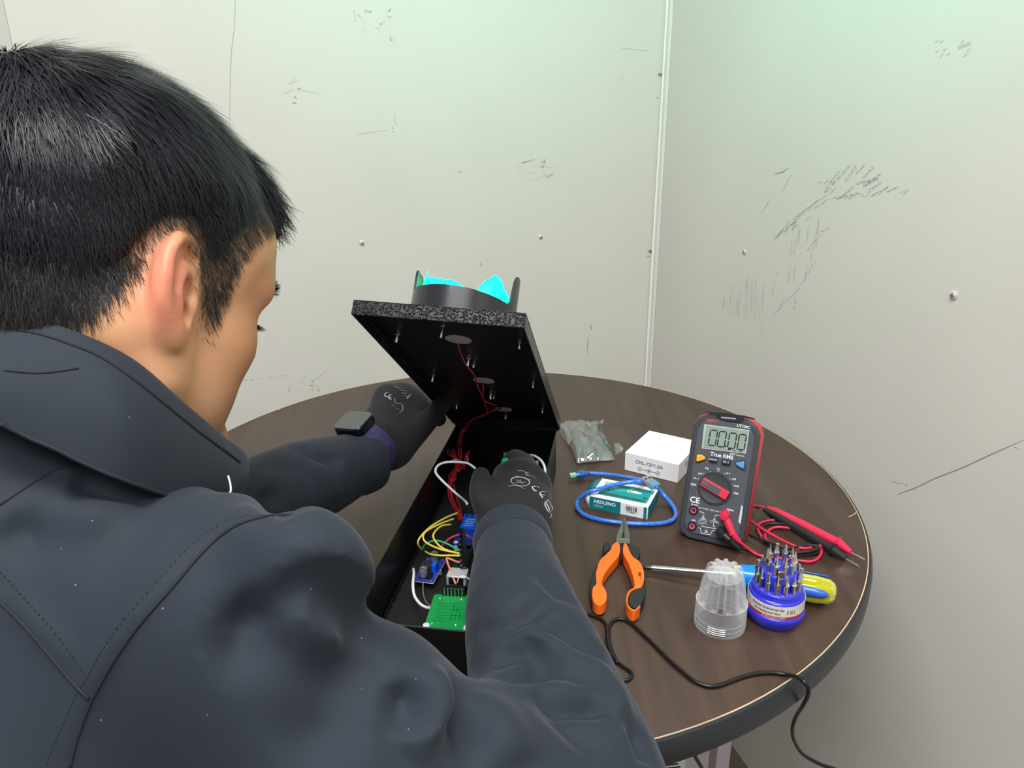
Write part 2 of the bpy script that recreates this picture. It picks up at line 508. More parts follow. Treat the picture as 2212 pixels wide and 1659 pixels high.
housing = thing('signal_housing', 'long black metal signal light box lying open on the table, lid hinged up', 'housing', HO, HANG)
b = MB()
b.box((HW / 2, HL / 2, HT / 2), (HW, HL, HT))
base = b.build('base', m_floorin, housing, bevel=0.0003)
for c_, d_ in (((HT / 2, HL / 2, HH / 2), (HT, HL, HH)), ((HW - HT / 2, HL / 2, HH / 2), (HT, HL, HH)),
               ((HW / 2, HT / 2, HH / 2), (HW - 2 * HT, HT, HH)), ((HW / 2, HL - HT / 2, HH / 2), (HW - 2 * HT, HT, HH))):
    MB().box(c_, d_).build('side_wall', mat('black_coat_wall', '#08080a', 0.4, bump=(300, 0.12, 0.0005)), housing, bevel=0.0004)
# weld bead along the inner corner of the left wall
pts = [np.array([HT + 0.002 + 0.0006 * math.sin(i * 1.7), 0.01 + i * (HL - 0.02) / 90, HT + 0.0015 + 0.0006 * math.cos(i * 2.3)]) for i in range(91)]
MB().tube(pts, [0.0018 + 0.0006 * math.sin(i * 2.9) for i in range(91)], 6).build('weld_bead', mat('weld_black', '#131313', 0.35), housing)
pts = [p * np.array([-1, 1, 1]) + np.array([HW, 0, 0]) for p in pts]
MB().tube(pts, [0.0018 + 0.0006 * math.sin(i * 2.1) for i in range(91)], 6).build('weld_bead', mat('weld_black', '#131313', 0.35), housing)
# light worn edge on the near and right rim
MB().box((HW / 2, HT / 2, HH + 0.0002), (HW, HT * 0.7, 0.0004)).build('bare_rim', mat('bare_steel_rim', '#5f6264', 0.35, 0.8), housing)

# lid: shallow tray, hinge at the far upper edge, swung 35.4 degrees open
LA = math.radians(35.3); LL = 0.425; LD = 0.0122
LV = np.array([0, -math.cos(LA), math.sin(LA)])       # hinge -> free edge
LM0 = np.array([0, math.sin(LA), math.cos(LA)])       # outward normal
LO = np.array([-0.0035, HL + 0.0005, HH + 0.0012])    # hinge left end
LWID = HW + 0.0085
LTW = math.radians(2.7)                               # the thin lid hangs slightly twisted towards its free end
def lid_p(x, s, m):
    r = LTW * s / LL
    lx = np.array([math.cos(r), 0, 0]) - LM0 * math.sin(r)
    lm = LM0 * math.cos(r) + np.array([math.sin(r), 0, 0])
    return LO + lx * x + LV * s + lm * m
def project(p):
    d = np.asarray(p) - CAM; z = d @ FW
    return np.array([IW / 2 + FPX * (d @ RT) / z, IH / 2 - FPX * (d @ UP) / z])
def lid_at(px, py, m):
    """lid coordinates (x, s) of the point at height m seen at the pixel"""
    q = np.array([LWID / 2, LL * 0.6]); tgt = np.array([px, py])
    for _ in range(12):
        f0 = project(h_world(*lid_p(q[0], q[1], m)))
        J = np.stack([(project(h_world(*lid_p(q[0] + 1e-5, q[1], m))) - f0) / 1e-5, (project(h_world(*lid_p(q[0], q[1] + 1e-5, m))) - f0) / 1e-5], 1)
        q = q + np.linalg.solve(J, tgt - f0)
    return q[0], q[1]
lid_M = lambda q: lid_p(q[0], q[1], q[2])
b = MB()
for k in range(8):
    b.prism([(0, LL * k / 8), (LWID, LL * k / 8), (LWID, LL * (k + 1) / 8), (0, LL * (k + 1) / 8)], LD - 0.0014, LD, lid_M)
lid = b.build('lid', m_inner, housing, bevel=0.0003)
for nm, poly in (('lid_free_flange', [(0, LL - 0.0014), (LWID, LL - 0.0014), (LWID, LL), (0, LL)]),
                 ('lid_hinge_flange', [(0, 0), (LWID, 0), (LWID, 0.0014), (0, 0.0014)]),
                 ('lid_side_flange', [(0, 0), (0.0014, 0), (0.0014, LL - 0.0014), (0, LL - 0.0014)]),
                 ('lid_side_flange', [(LWID - 0.0014, 0), (LWID, 0), (LWID, LL - 0.0014), (LWID - 0.0014, LL - 0.0014)])):
    MB().prism(poly, 0, LD + 0.0001, lid_M).build(nm, m_wrinkle, lid, bevel=0.0006)
MB().prism([(0, 0), (LWID, 0), (LWID, LL), (0, LL)], LD + 0.0002, LD + 0.0006, lid_M).build('lid_outer_face', m_wrinkle, lid)
# hinge barrel
MB().tube([lid_p(0.002, -0.001, -0.0002), lid_p(LWID - 0.002, -0.001, -0.0002)], 0.0016, 8).build('hinge', mat('hinge_black', '#1c1d1f', 0.35, 0.6), lid)

# lamp openings seen from the inside (pale lamp backs) with their visors on the outside
m_disc = mat('lamp_back_grey', '#b9b4ab', 0.6)
m_vis = mat('black_visor_plastic', '#191a1e', 0.3, coat=0.3)
m_hood_glow = mat('green_hood_glow', '#00e8c0', 0.5, emit='#00ffd2', emit_s=1.15)
m_lens_on = mat('lit_green_lens', '#10c898', 0.4, emit=(0.0, 1.0, 0.62), emit_s=330.0)
m_lens_off = mat('unlit_lens', '#1f2a26', 0.25)
_nt = m_hood_glow.node_tree; _tr = _nt.nodes.new('ShaderNodeBsdfTransparent'); _tr.inputs[0].default_value = (.4, 1, .85, 1)
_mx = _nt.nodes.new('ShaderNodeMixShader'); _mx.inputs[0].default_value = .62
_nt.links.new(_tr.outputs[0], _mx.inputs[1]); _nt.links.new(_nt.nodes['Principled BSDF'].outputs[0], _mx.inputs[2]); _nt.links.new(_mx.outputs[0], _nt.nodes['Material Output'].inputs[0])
holes = []
for (px, py, wpx) in ((990, 733, 54), (1045, 822, 44), (1088, 884, 36)):
    x, s = lid_at(px, py, LD - 0.0014)
    x1, _ = lid_at(px + wpx / 2, py, LD - 0.0014); x0, _ = lid_at(px - wpx / 2, py, LD - 0.0014)
    holes.append((x, s, (x1 - x0) / 2))
for i, (x, s, r) in enumerate(holes):
    c0 = x, s
    MB().lathe([(r, LD - 0.0018), (r, LD - 0.0014)], 40, lambda q: lid_p(x + q[0], s + q[1], q[2])).build('lamp_opening', m_disc, lid)

def visor(xc, s, R, lit):
    N = 72
    mb = MB(); v = []; th = 0.0022
    def hgt(a):
        # a: 0 = right, 90 = towards the hinge (far), -90 = free edge (near)
        sx = abs(math.cos(a)); near = math.sin(a) < 0
        ear = 1 / (1 + math.exp(-(sx - 0.955) * 120))
        low = (0.0285 - 0.004 * math.cos(a)) if near else 0.022
        return low + ear * (0.0565 - low)
    for k in range(N):
        a = 2 * math.pi * k / N
        for rr, m in ((R, LD), (R, LD + hgt(a)), (R - th, LD + hgt(a)), (R - th, LD)):
            v.append(lid_p(xc + rr * math.cos(a), s + -rr * math.sin(a), m))
    f = []
    for k in range(N):
        k2 = (k + 1) % N
        for j in range(4):
            f.append((4 * k + j, 4 * k2 + j, 4 * k2 + (j + 1) % 4, 4 * k + (j + 1) % 4))
    mb.add(v, f)
    o = mb.build('visor', m_vis, lid, 35)
    M = lambda q: lid_p(xc + q[0], s + q[1], q[2])
    MB().lathe([(R - th, LD + 0.001), (R - th, LD + 0.004), (R * 0.6, LD + 0.007), (0, LD + 0.008)], 48, M).build('lens', m_lens_on if lit else m_lens_off, o)
    if lit:
        # glowing lobes: LED light on the hood's inner wall, put in as emission
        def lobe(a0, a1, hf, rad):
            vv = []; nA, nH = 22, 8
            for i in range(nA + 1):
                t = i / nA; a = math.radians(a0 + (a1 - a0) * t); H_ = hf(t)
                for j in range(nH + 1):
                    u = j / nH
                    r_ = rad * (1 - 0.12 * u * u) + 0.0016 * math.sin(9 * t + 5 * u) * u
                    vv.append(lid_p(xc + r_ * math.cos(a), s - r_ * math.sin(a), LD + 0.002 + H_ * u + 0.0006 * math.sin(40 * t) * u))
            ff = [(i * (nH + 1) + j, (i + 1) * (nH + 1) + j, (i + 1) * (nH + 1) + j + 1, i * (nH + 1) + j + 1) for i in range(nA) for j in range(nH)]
            l_ = MB().add(vv, ff).build('hood_glow', m_hood_glow, o, 180)
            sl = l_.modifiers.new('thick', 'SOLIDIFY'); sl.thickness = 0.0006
        li = lambda xs, ys: (lambda t: float(np.interp(t, xs, ys)))
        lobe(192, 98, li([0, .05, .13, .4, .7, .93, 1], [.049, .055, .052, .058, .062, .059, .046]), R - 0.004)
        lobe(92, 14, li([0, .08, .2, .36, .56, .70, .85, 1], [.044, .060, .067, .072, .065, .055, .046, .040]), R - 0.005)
    return o
def vis_center(pxl, pxr, py, m):
    xl, sl_ = lid_at(pxl, py, m); xr, _ = lid_at(pxr, py, m)
    return (xl + xr) / 2, (xr - xl) / 2
visor(0.0775, 0.355, 0.048, True)
visor(0.0745, 0.232, 0.048, False)
visor(0.0725, 0.110, 0.048, False)

# standoff bolts with nuts on the inner face
m_bolt = mat('zinc_bolt', '#d8dade', 0.22, 1.0)
def bolt(px, py, big=1.0, ln=0.010):
    x, s = lid_at(px, py, LD - 0.006)
    M = lambda q: lid_p(x + q[0], s + q[1], LD - 0.0014 - q[2])
    o = MB().lathe([(0.0013 * big, 0), (0.0013 * big, ln), (0.0008 * big, ln + 0.0008)], 10, M).build('bolt', m_bolt, lid, 40)
    MB().lathe([(0.0028 * big, 0.0018), (0.0028 * big, 0.0042)], 6, M).build('nut', m_bolt, o, 30)
for px, py, g, l in ((858, 724, 1.0, .011), (956, 706, 0.8, .014), (1123, 742, .9, .009), (1012, 776, 1.0, .011), (1023, 790, .9, .006),
                  (935, 813, .9, .010), (986, 877, .9, .008), (1152, 830, .9, .008), (1172, 886, .9, .008), (1060, 852, .9, .010), (1066, 860, .8, .005), (1092, 902, .9, .006), (777, 686, .6, .004)):
    bolt(px, py, g, l)
# ------------------------------------------------------------------ electronics lying in the housing
def quad_frame(tl, tr, bl, z):
    """frame on the horizontal plane z from three seen corners: origin bl, x to the right, y away; returns (M, w, h)"""
    a, b_, c_ = at(*tl, z), at(*tr, z), at(*bl, z)
    x = b_ - a; w = np.linalg.norm(x); x = x / w
    y = a - c_; y = y - x * (x @ y); h = np.linalg.norm(y)
    return c_, x, y / h, w, h
def put(o, org, x):
    o.location = tuple(org); o.rotation_euler = (0, 0, math.atan2(x[1], x[0]))

m_solder = mat('solder_silver', '#e4e6e8', 0.25, 1.0)
m_white_pl = mat('white_nylon', '#dadbe4', 0.4)
m_blackpl = mat('black_connector_plastic', '#101113', 0.35)
m_gold = mat('pin_metal', '#d9d4c2', 0.25, 1.0)

# green reader board near the open end
zb = 0.030
org, ex, ey, w, h = quad_frame((938, 1283), (1016, 1287), (915, 1357), zb)
w = 0.040
grn = thing('reader_board', 'green reader circuit board on white standoffs at the near end of the black box', 'circuit board')
put(grn, org, ex)
t = 0.0016
MB().prism([(0.002, 0), (w - 0.002, 0), (w, 0.002), (w, h - 0.002), (w - 0.002, h), (0.002, h), (0, h - 0.002), (0, 0.002)], -t, 0).build('board', mat('green_solder_mask', '#0d8f47', 0.35, noise=(90, 0.12)), grn, bevel=0.0002)
tr_m = mat('dark_green_trace', '#0b7c3d', 0.4)
for k in range(7):
    y0 = h * (0.22 + 0.085 * k); x0 = w * (0.12 + 0.05 * (k % 3)); L = w * (0.35 + 0.3 * ((k * 7) % 5) / 5)
    MB().box((x0 + L / 2, y0, 0.00008), (L, 0.0012, 0.00016)).build('copper_trace', tr_m, grn)
for k in range(4):
    MB().box((w * (0.55 + 0.09 * k), h * 0.45, 0.00008), (0.001, h * (0.5 - 0.07 * k), 0.00016)).build('copper_trace', tr_m, grn)
for k, (fx, fy) in enumerate(((0.17, 0.87), (0.68, 0.87), (0.16, 0.13), (0.7, 0.13))):
    MB().lathe([(0.0011, 0), (0.0011, 0.0005), (0, 0.0012)], 10, lambda q: q + np.array([w * fx, h * fy, 0])).build('solder_joint', m_solder, grn)
for k in range(5):
    MB().box((w * (0.36 + 0.055 * k), h * 0.055, 0.0002), (0.0012, 0.0014, 0.0003)).build('solder_pad', m_solder, grn)
for fx in (0.05, 0.97):
    MB().lathe([(0.0034, -zb + 0.0016), (0.0034, 0.0012), (0.0030, 0.0022), (0, 0.0028)], 16, lambda q: q + np.array([w * fx, h * 0.045, 0])).build('standoff', m_white_pl, grn)
for fx in (0.05, 0.97):
    MB().lathe([(0.002, -zb + 0.0016), (0.002, -t)], 12, lambda q: q + np.array([w * fx, h * 0.93, 0])).build('standoff', m_white_pl, grn)
# black pin header at the far edge, plugs going up
hd = MB().box((w * 0.47, h + 0.001, 0.004), (0.022, 0.006, 0.009)).build('pin_header', m_blackpl, grn, bevel=0.0004)
for k in range(6):
    MB().box((w * 0.47 - 0.0085 + 0.0034 * k, h - 0.0022, 0.005), (0.0008, 0.0008, 0.008)).build('header_pin', m_gold, hd)

# step-down converter module
zc = 0.012
org, ex, ey, w, h = quad_frame((912, 1196), (951, 1207), (893, 1252), zc)
w, h = 0.021, 0.043
cv = thing('converter_module', 'small voltage converter board with two silver capacitors and a blue trimmer', 'circuit module')
put(cv, org, at(931, 1257, zc) - at(893, 1252, zc))
MB().box((w / 2, h / 2, -0.0008), (w, h, 0.0016)).build('board', mat('blue_white_board', '#2a3c9a', 0.4, noise=(60, 0.3)), cv, bevel=0.0002)
MB().box((w / 2, h / 2, -0.00175), (w + 0.0008, h + 0.0008, 0.0004)).build('board_underside', mat('board_edge_white', '#cfd3da', 0.5), cv)
m_can = mat('capacitor_can', '#aeb1b5', 0.3, 0.7)
for cx, cy in ((0.0105, 0.0375), (0.0085, 0.0075)):
    o = MB().lathe([(0.004, 0), (0.004, 0.0088), (0.0036, 0.0094), (0.0, 0.0094)], 24, lambda q: q + np.array([cx, cy, 0.0006])).build('capacitor', m_can, cv)
    MB().box((cx, cy, 0.0003), (0.0086, 0.0086, 0.0012)).build('capacitor_base', m_blackpl, o)
    MB().prism([(-0.0033, -0.001), (0.0033, -0.001), (0.0022, -0.003), (-0.0022, -0.003)], 0.0100, 0.0102, lambda q: q + np.array([cx, cy, 0])).build('polarity_mark', mat('cap_black_mark', '#35383c', 0.5), o)
MB().lathe([(0.0058, 0), (0.0062, 0.001), (0.0062, 0.0055), (0.0055, 0.0065), (0.0028, 0.0065), (0.0026, 0.005), (0, 0.005)], 24, lambda q: q + np.array([0.0072, 0.021, 0])).build('inductor', mat('dark_ferrite', '#2f3033', 0.45), cv)
tp_ = MB().box((0.0165, 0.0205, 0.0045), (0.0046, 0.0098, 0.009)).build('trimmer', mat('trimmer_blue', '#0d5cf2', 0.3), cv, bevel=0.0003)
MB().lathe([(0.0012, 0.009), (0.0012, 0.0101), (0, 0.0101)], 10, lambda q: q + np.array([0.0165, 0.0235, 0])).build('trimmer_screw', m_gold, tp_)
MB().box((0.0150, 0.008, 0.0018), (0.0052, 0.0085, 0.0036)).build('regulator_chip', m_blackpl, cv, bevel=0.0003)
for cx, cy in ((0.002, 0.002), (0.019, 0.002), (0.002, 0.041), (0.019, 0.041)):
    MB().lathe([(0.0014, 0), (0.0012, 0.001), (0, 0.0014)], 8, lambda q: q + np.array([cx, cy, 0])).build('solder_joint', m_solder, cv)
for cx in (0.0025, 0.0185):
    MB().lathe([(0.002, -zc + 0.0016), (0.002, -0.0018)], 10, lambda q: q + np.array([cx, 0.03, 0])).build('standoff', m_white_pl, cv)

# controller board with a bright metal port and tall header strips
zm = 0.014
org, ex, ey, w, h = quad_frame((982, 1165), (1040, 1172), (958, 1262), zm)
mc_ = thing('controller_board', 'dark controller board with a bright metal port beside the green board', 'circuit board')
put(mc_, at(962, 1262, zm), HX)
MB().box((0.026, 0.034, -0.0008), (0.052, 0.068, 0.0016)).build('board', mat('teal_black_board', '#0d2a33', 0.4), mc_, bevel=0.0003)
po = MB().box((0.0115, 0.0065, 0.0055), (0.020, 0.016, 0.011)).build('metal_port', mat('port_tin', '#d9dade', 0.32, 0.45), mc_, bevel=0.0006)
MB().box((0.0115, -0.0016, 0.0055), (0.015, 0.0006, 0.008)).build('port_opening', m_blackpl, po)
MB().box((0.034, 0.006, 0.0055), (0.012, 0.014, 0.011)).build('power_jack', m_blackpl, mc_, bevel=0.0006)
for xx in (0.016, 0.049):
    hs = MB().box((xx, 0.045, 0.0045), (0.0027, 0.044, 0.0090)).build('header_strip', m_blackpl, mc_, bevel=0.0002)
    for k in range(16):
        MB().box((xx, 0.0255 + 0.00258 * k, 0.00905), (0.0011, 0.0011, 0.0004)).build('socket', mat('socket_hole', '#5d6166', 0.4, 0.6), hs)
MB().box((0.030, 0.040, 0.002), (0.008, 0.034, 0.004)).build('processor_chip', m_blackpl, mc_, bevel=0.0003)
for k in range(4):
    MB().lathe([(0.0018, -zm + 0.0016), (0.0018, -0.0016)], 10, lambda q: q + np.array([(0.003, 0.049)[k % 2], (0.003, 0.065)[k // 2], 0])).build('standoff', m_white_pl, mc_)

# a standing black plug housing with a row of contacts
ph = thing('plug_strip', 'tall black plug strip standing out of the controller board with jumper ends', 'connector')
p0 = at(1003, 1228, 0.026); p1 = at(998, 1142, 0.048)
d = p1 - p0
MB().tube([p0, p0 + d * 0.5, p1], [0.0042, 0.0038, 0.0030], 4).build('strip_body', m_blackpl, ph)
for k in range(7):
    q = p0 + d * (0.08 + 0.13 * k)
    MB().box(q + np.array([-0.0026, -0.002, 0.001]), (0.0022, 0.0012, 0.0012)).build('contact', mat('plug_contact', '#7f868c', 0.3, 0.8), ph)

# blue relay module leaning up to the right hand
zr = 0.012
rl = thing('relay_module', 'blue relay module with a printed relay block beneath the right glove', 'circuit module')
put(rl, at(978, 1174, zr), HX)
MB().box((0.0135, 0.026, -0.0008), (0.027, 0.052, 0.0016)).build('board', mat('relay_board_blue', '#20329a', 0.4), rl, bevel=0.0003)
rb = MB().box((0.0155, 0.020, 0.0082), (0.0185, 0.024, 0.016)).build('relay_block', mat('relay_blue', '#0a58d8', 0.32), rl, bevel=0.0006)
for k in range(4):
    MB().box((0.0155, 0.013 + 0.0045 * k, 0.01645), (0.012 - 0.002 * (k % 2), 0.0016, 0.0004)).build('printed_line', mat('relay_print', '#7fa6d8', 0.5), rb)
tb = MB().box((0.0135, 0.043, 0.0052), (0.020, 0.010, 0.0104)).build('screw_terminal', mat('terminal_blue', '#0b63ee', 0.3), rl, bevel=0.0006)
for k in range(3):
    MB().lathe([(0.002, 0.0104), (0.002, 0.0108), (0, 0.0108)], 10, lambda q: q + np.array([0.0075 + 0.006 * k, 0.043, 0])).build('terminal_screw', m_solder, tb)
for cx, cy in ((0.003, 0.003), (0.024, 0.003)):
    MB().lathe([(0.0026, -zr + 0.0016), (0.0026, 0.0004), (0.002, 0.0010), (0, 0.0010)], 14, lambda q: q + np.array([cx, cy, 0])).build('standoff', m_white_pl, rl)

# ---- wires: each its own thing
def wire(name, label, pts, r, m, group=None, n=10, seg=7):
    P = [at(x, y, z) for x, y, z in pts]
    o = MB().tube(spline(P, n), r, seg).build(name, m, None, 180)
    return tag(o, label, 'wire', group)
m_y = mat('yellow_wire', '#f0dc55', 0.4); m_w = mat('white_wire', '#eeeef0', 0.4); m_g = mat('green_wire', '#36b27a', 0.4)
m_r = mat('red_wire', '#ad2230', 0.35); m_o = mat('salmon_wire', '#f08a6a', 0.4); m_pk = mat('pink_red_wire', '#d84a5c', 0.4)
m_k = mat('black_wire', '#1a1a1c', 0.4); m_gr = mat('grey_thin_wire', '#8a8378', 0.4)
wire('jumper_wire', 'yellow jumper wire with the widest leftward bow, ending at the converter module',
     [(988, 1108, .034), (962, 1119, .038), (930, 1138, .040), (908, 1160, .038), (903, 1175, .032), (911, 1187, .020)], 0.0011, m_y)
wire('jumper_wire', 'yellow jumper wire looping inside the widest one, down to the plug strip',
     [(980, 1121, .036), (950, 1132, .042), (922, 1147, .044), (914, 1160, .042), (922, 1173, .038), (950, 1186, .032), (975, 1192, .030), (1000, 1197, .030)], 0.0011, m_y)
wire('jumper_wire', 'yellow jumper wire with a pale stretched end, innermost of the yellow loops',
     [(974, 1133, .036), (955, 1136, .040), (940, 1148, .042), (936, 1160, .040), (945, 1175, .034), (962, 1187, .030), (1001, 1199, .029)], 0.0011, m_y)
wire('jumper_wire', 'yellow jumper wire running straight from the converter capacitor to the plug strip',
     [(918, 1191, .017), (930, 1197, .022), (950, 1200, .024), (975, 1200, .026), (1001, 1201, .028)], 0.0011, m_y)
wire('jumper_wire', 'green jumper wire arching from the converter module to the plug strip',
     [(912, 1187, .020), (920, 1175, .030), (940, 1168, .036), (962, 1173, .036), (985, 1185, .032), (998, 1193, .030)], 0.0011, m_g)
wire('jumper_wire', 'pink red jumper wire arching over the relay module',
     [(952, 1183, .026), (965, 1168, .034), (985, 1157, .040), (1005, 1156, .042), (1020, 1164, .036), (1028, 1170, .028)], 0.0011, m_pk)
wire('jumper_wire', 'salmon jumper wire with a sharp bend above the metal port',
     [(1006, 1213, .026), (990, 1214, .030), (974, 1208, .034), (965, 1206, .034), (967, 1216, .032), (975, 1238, .024), (983, 1258, .024), (986, 1262, .020)], 0.0011, m_o)
wire('jumper_wire', 'thin white jumper wire arching over the metal port',
     [(988, 1258, .024), (992, 1247, .030), (1002, 1245, .031), (1012, 1250, .028), (1018, 1256, .024)], 0.0007, m_w)
wire('power_wire', 'thick white wire from the converter down to the green board',
     [(893, 1229, .014), (894, 1240, .020), (892, 1262, .022), (895, 1286, .020), (906, 1303, .020), (920, 1312, .022), (933, 1314, .026)], 0.0015, m_w)
wire('power_wire', 'thin grey wire beside the thick white one under the converter',
     [(914, 1256, .010), (914, 1276, .009), (918, 1296, .012), (928, 1309, .020)], 0.0006, m_gr)
wire('signal_wire', 'white wire making a wide loop from the relay up to the thumb of the glove',
     [(1010, 1090, .040), (1004, 1082, .044), (985, 1066, .058), (955, 1038, .072), (941, 1020, .076), (946, 1006, .078), (962, 999, .078), (985, 998, .078), (1010, 1001, .074), (1027, 1012, .068)], 0.0015, m_w)
wire('signal_wire', 'white wire arching from the fingertips of the right glove to its cuff',
     [(1136, 984, .075), (1152, 984, .082), (1167, 993, .084), (1176, 1008, .082), (1177, 1025, .074), (1172, 1039, .064)], 0.0015, m_w)
wire('signal_wire', 'salmon pink wire tucked under the white arch at the right glove',
     [(1150, 1014, .074), (1161, 1018, .076), (1169, 1028, .072), (1172, 1039, .064)], 0.0012, m_o)
wire('thin_wire', 'thin dark wire crossing the shaded far end of the box',
     [(1006, 942, .030), (1030, 957, .026), (1055, 975, .022), (1072, 985, .020), (1090, 988, .020), (1108, 986, .024)], 0.0008, mat('dim_grey_wire', '#3c4038', 0.5))

# red bundle hanging from the lid into the box, plus its ties
def lid_w(px, py, m):
    x, s = lid_at(px, py, m)
    return h_world(*lid_p(x, s, m))
red_grp = 'red wires of the lamp bundle'
def red(lidpts, boxpts, k, label=None):
    jit = RNG.normal(0, 0.0011, 3)
    P = [lid_w(x, y, m) for x, y, m in lidpts] + [at(x, y, z) + jit * (1 if 0 < i < len(boxpts) - 1 else 0.4) for i, (x, y, z) in enumerate(boxpts)]
    o = MB().tube(spline(P, 10), 0.0009, 6).build('lamp_wire', m_r, None, 180)
    return tag(o, label or 'thin red lamp wire in the tied bundle hanging from the lid into the box', 'wire', red_grp)
m_in = LD - 0.004
top_a = [(989, 742, m_in + .002), (996, 766, m_in - .004), (1008, 790, m_in - .006), (1024, 810, m_in - .006), (1033, 838, m_in - .008), (1044, 862, m_in - .010)]
top_b = [(1042, 826, m_in + .002), (1044, 840, m_in - .004), (1043, 858, m_in - .008), (1050, 868, m_in - .01), (1072, 878, m_in - .006)]
top_c = [(1082, 882, m_in + .002), (1070, 886, m_in - .006), (1050, 894, m_in - .010)]
down = [(1008, 923, .064), (1000, 931, .058), (995, 944, .050), (992, 960, .042), (994, 978, .040), (990, 1000, .040), (982, 1020, .036), (973, 1040, .030), (972, 1062, .024), (978, 1085, .020), (990, 1106, .024), (996, 1122, .022)]
hg = [(1052, 894, m_in - .012), (1030, 903, m_in - .014), (1016, 911, m_in - .014)]
red(top_a + hg, down, 0)
red(top_b + hg, down, 1)
red(top_c + hg, [(x + 4, y, z) for x, y, z in down], 2)
red(top_c + [(x - 2, y + 2, m) for x, y, m in hg], [(x - 4, y + 2, z) for x, y, z in down], 3)
red(top_c + [(x + 2, y - 2, m) for x, y, m in hg], [(x + 2, y, z - .003) for x, y, z in down[:8]] + [(980, 1048, .03), (986, 1074, .026), (995, 1100, .026), (992, 1118, .022)], 4)
for k in range(4):
    a = 6 * k - 9
    red([], [(998 + a * .3, 1012, .036), (992 + a, 990, .044), (986 + a * 1.8, 972 + abs(a), .050), (990 + a * 2.2, 968 + abs(a) * .5, .050), (994 + a * 1.2, 990, .044), (990, 1018, .036)], 5 + k)
for k in range(3):
    red([], [(984 + k * 3, 1012, .036), (972 + k * 5, 1024 + 3 * k, .034), (966 + k * 6, 1036, .032), (976 + k * 3, 1040, .030), (984, 1022, .034)], 9 + k)
tie_m = mat('white_cable_tie', '#c9c2c4', 0.4)
def tie(px, py, z, r, label, axis):
    c = at(px, py, z)
    ax = np.asarray(axis, float); ax /= np.linalg.norm(ax)
    s_ = np.cross(ax, [0.3, 0.2, 1.0]); s_ /= np.linalg.norm(s_); t_ = np.cross(ax, s_)
    P = [c + r * (s_ * math.cos(a) + t_ * math.sin(a)) for a in np.linspace(0, 2 * math.pi, 17)]
    o = thing('cable_tie', label, 'cable tie')
    MB().tube(P, 0.0008, 5).build('tie_loop', tie_m, o)
    MB().box(c + s_ * r, (0.004, 0.004, 0.003)).build('tie_head', tie_m, o, bevel=0.0004)
    MB().tube([c + s_ * r, c + s_ * (r + 0.006) + t_ * 0.004], [0.0008, 0.0004], 5).build('tie_tail', tie_m, o)
tie(1021, 906, .053, 0.0042, 'white cable tie around the red wires at the lid hinge', (1, .2, -.2))
tie(984, 996, .042, 0.0052, 'white cable tie around the red bundle behind the white wire loop', (0, .6, .6))
for (x, y, z, lab) in ((1009, 992, .03, 'small white wire clip right of the red bundle in the box'), (1160, 1003, .035, 'small white wire clip by the right wall of the box'), (1091, 985, .03, 'tiny grey wire clip on the thin dark wire')):
    o = thing('wire_clip', lab, 'clip', at(x, y, z))
    MB().box((0, 0, 0), (0.004, 0.004, 0.010)).build('clip_body', tie_m, o, bevel=0.001)
    MB().lathe([(0.0024, -0.006), (0.0024, -0.0052), (0, -0.0052)], 10).build('clip_foot', tie_m, o)
# ------------------------------------------------------------------ things on the table
m_paper = mat('white_card', '#efefef', 0.55)
m_ink = mat('dark_print_ink', '#3c3c44', 0.6)

# white adapter box
wa, wb = np.array([0.1518, 0.9391]), np.array([0.2159, 0.8995])
wl = 0.0755; wdp = 0.084; wh = 0.0268
wbx = thing('adapter_box', 'plain white carton printed with a voltage rating and plug polarity symbol', 'box', (wa[0], wa[1], TABLE_Z), math.degrees(math.atan2(wb[1] - wa[1], wb[0] - wa[0])))
MB().box((wl / 2, wdp / 2, wh / 2), (wl, wdp, wh)).build('carton', m_paper, wbx, bevel=0.0006)
MB().box((wl / 2, 0.0004, wh - 0.0006), (wl, 0.0006, 0.0005)).build('lid_seam', mat('card_seam', '#b9b6c0', 0.6), wbx)
MB().box((wl + 0.0001, 0.03, wh * 0.62), (0.0004, 0.008, 0.008)).build('thumb_notch', mat('card_shadow', '#b3aca4', 0.7), wbx)
text_part('rating_text', 'CHL-12V1.5A', 0.0068, m_ink, wbx, frame((wl * 0.46, -0.0002, wh * 0.62), (1, 0, 0), (0, 0, 1)))
def ring(cx, cz, r):
    MB().tube([np.array([cx + r * math.cos(a), -0.0002, cz + r * math.sin(a)]) for a in np.linspace(0, 2 * math.pi, 25)], 0.00022, 5).build('polarity_symbol', m_ink, wbx)
zc_ = wh * 0.27
for cx in (0.022, 0.035, 0.048):
    ring(cx, zc_, 0.0026)
MB().box((0.0284, -0.0001, zc_), (0.0078, 0.0004, 0.0004)).build('polarity_symbol', m_ink, wbx)
MB().box((0.0406, -0.0001, zc_), (0.0098, 0.0004, 0.0004)).build('polarity_symbol', m_ink, wbx)
MB().box((0.022, -0.0001, zc_), (0.0022, 0.0004, 0.0004)).build('polarity_symbol', m_ink, wbx)
MB().box((0.048, -0.0001, zc_), (0.0022, 0.0004, 0.0005)).build('polarity_symbol', m_ink, wbx)
MB().box((0.048, -0.0001, zc_), (0.0005, 0.0004, 0.0022)).build('polarity_symbol', m_ink, wbx)
MB().lathe([(0.001, 0), (0.001, 0.0003), (0, 0.0003)], 12, lambda q: np.array([0.035 + q[0], -0.0002 - q[2], zc_ + q[1]])).build('polarity_symbol', m_ink, wbx)

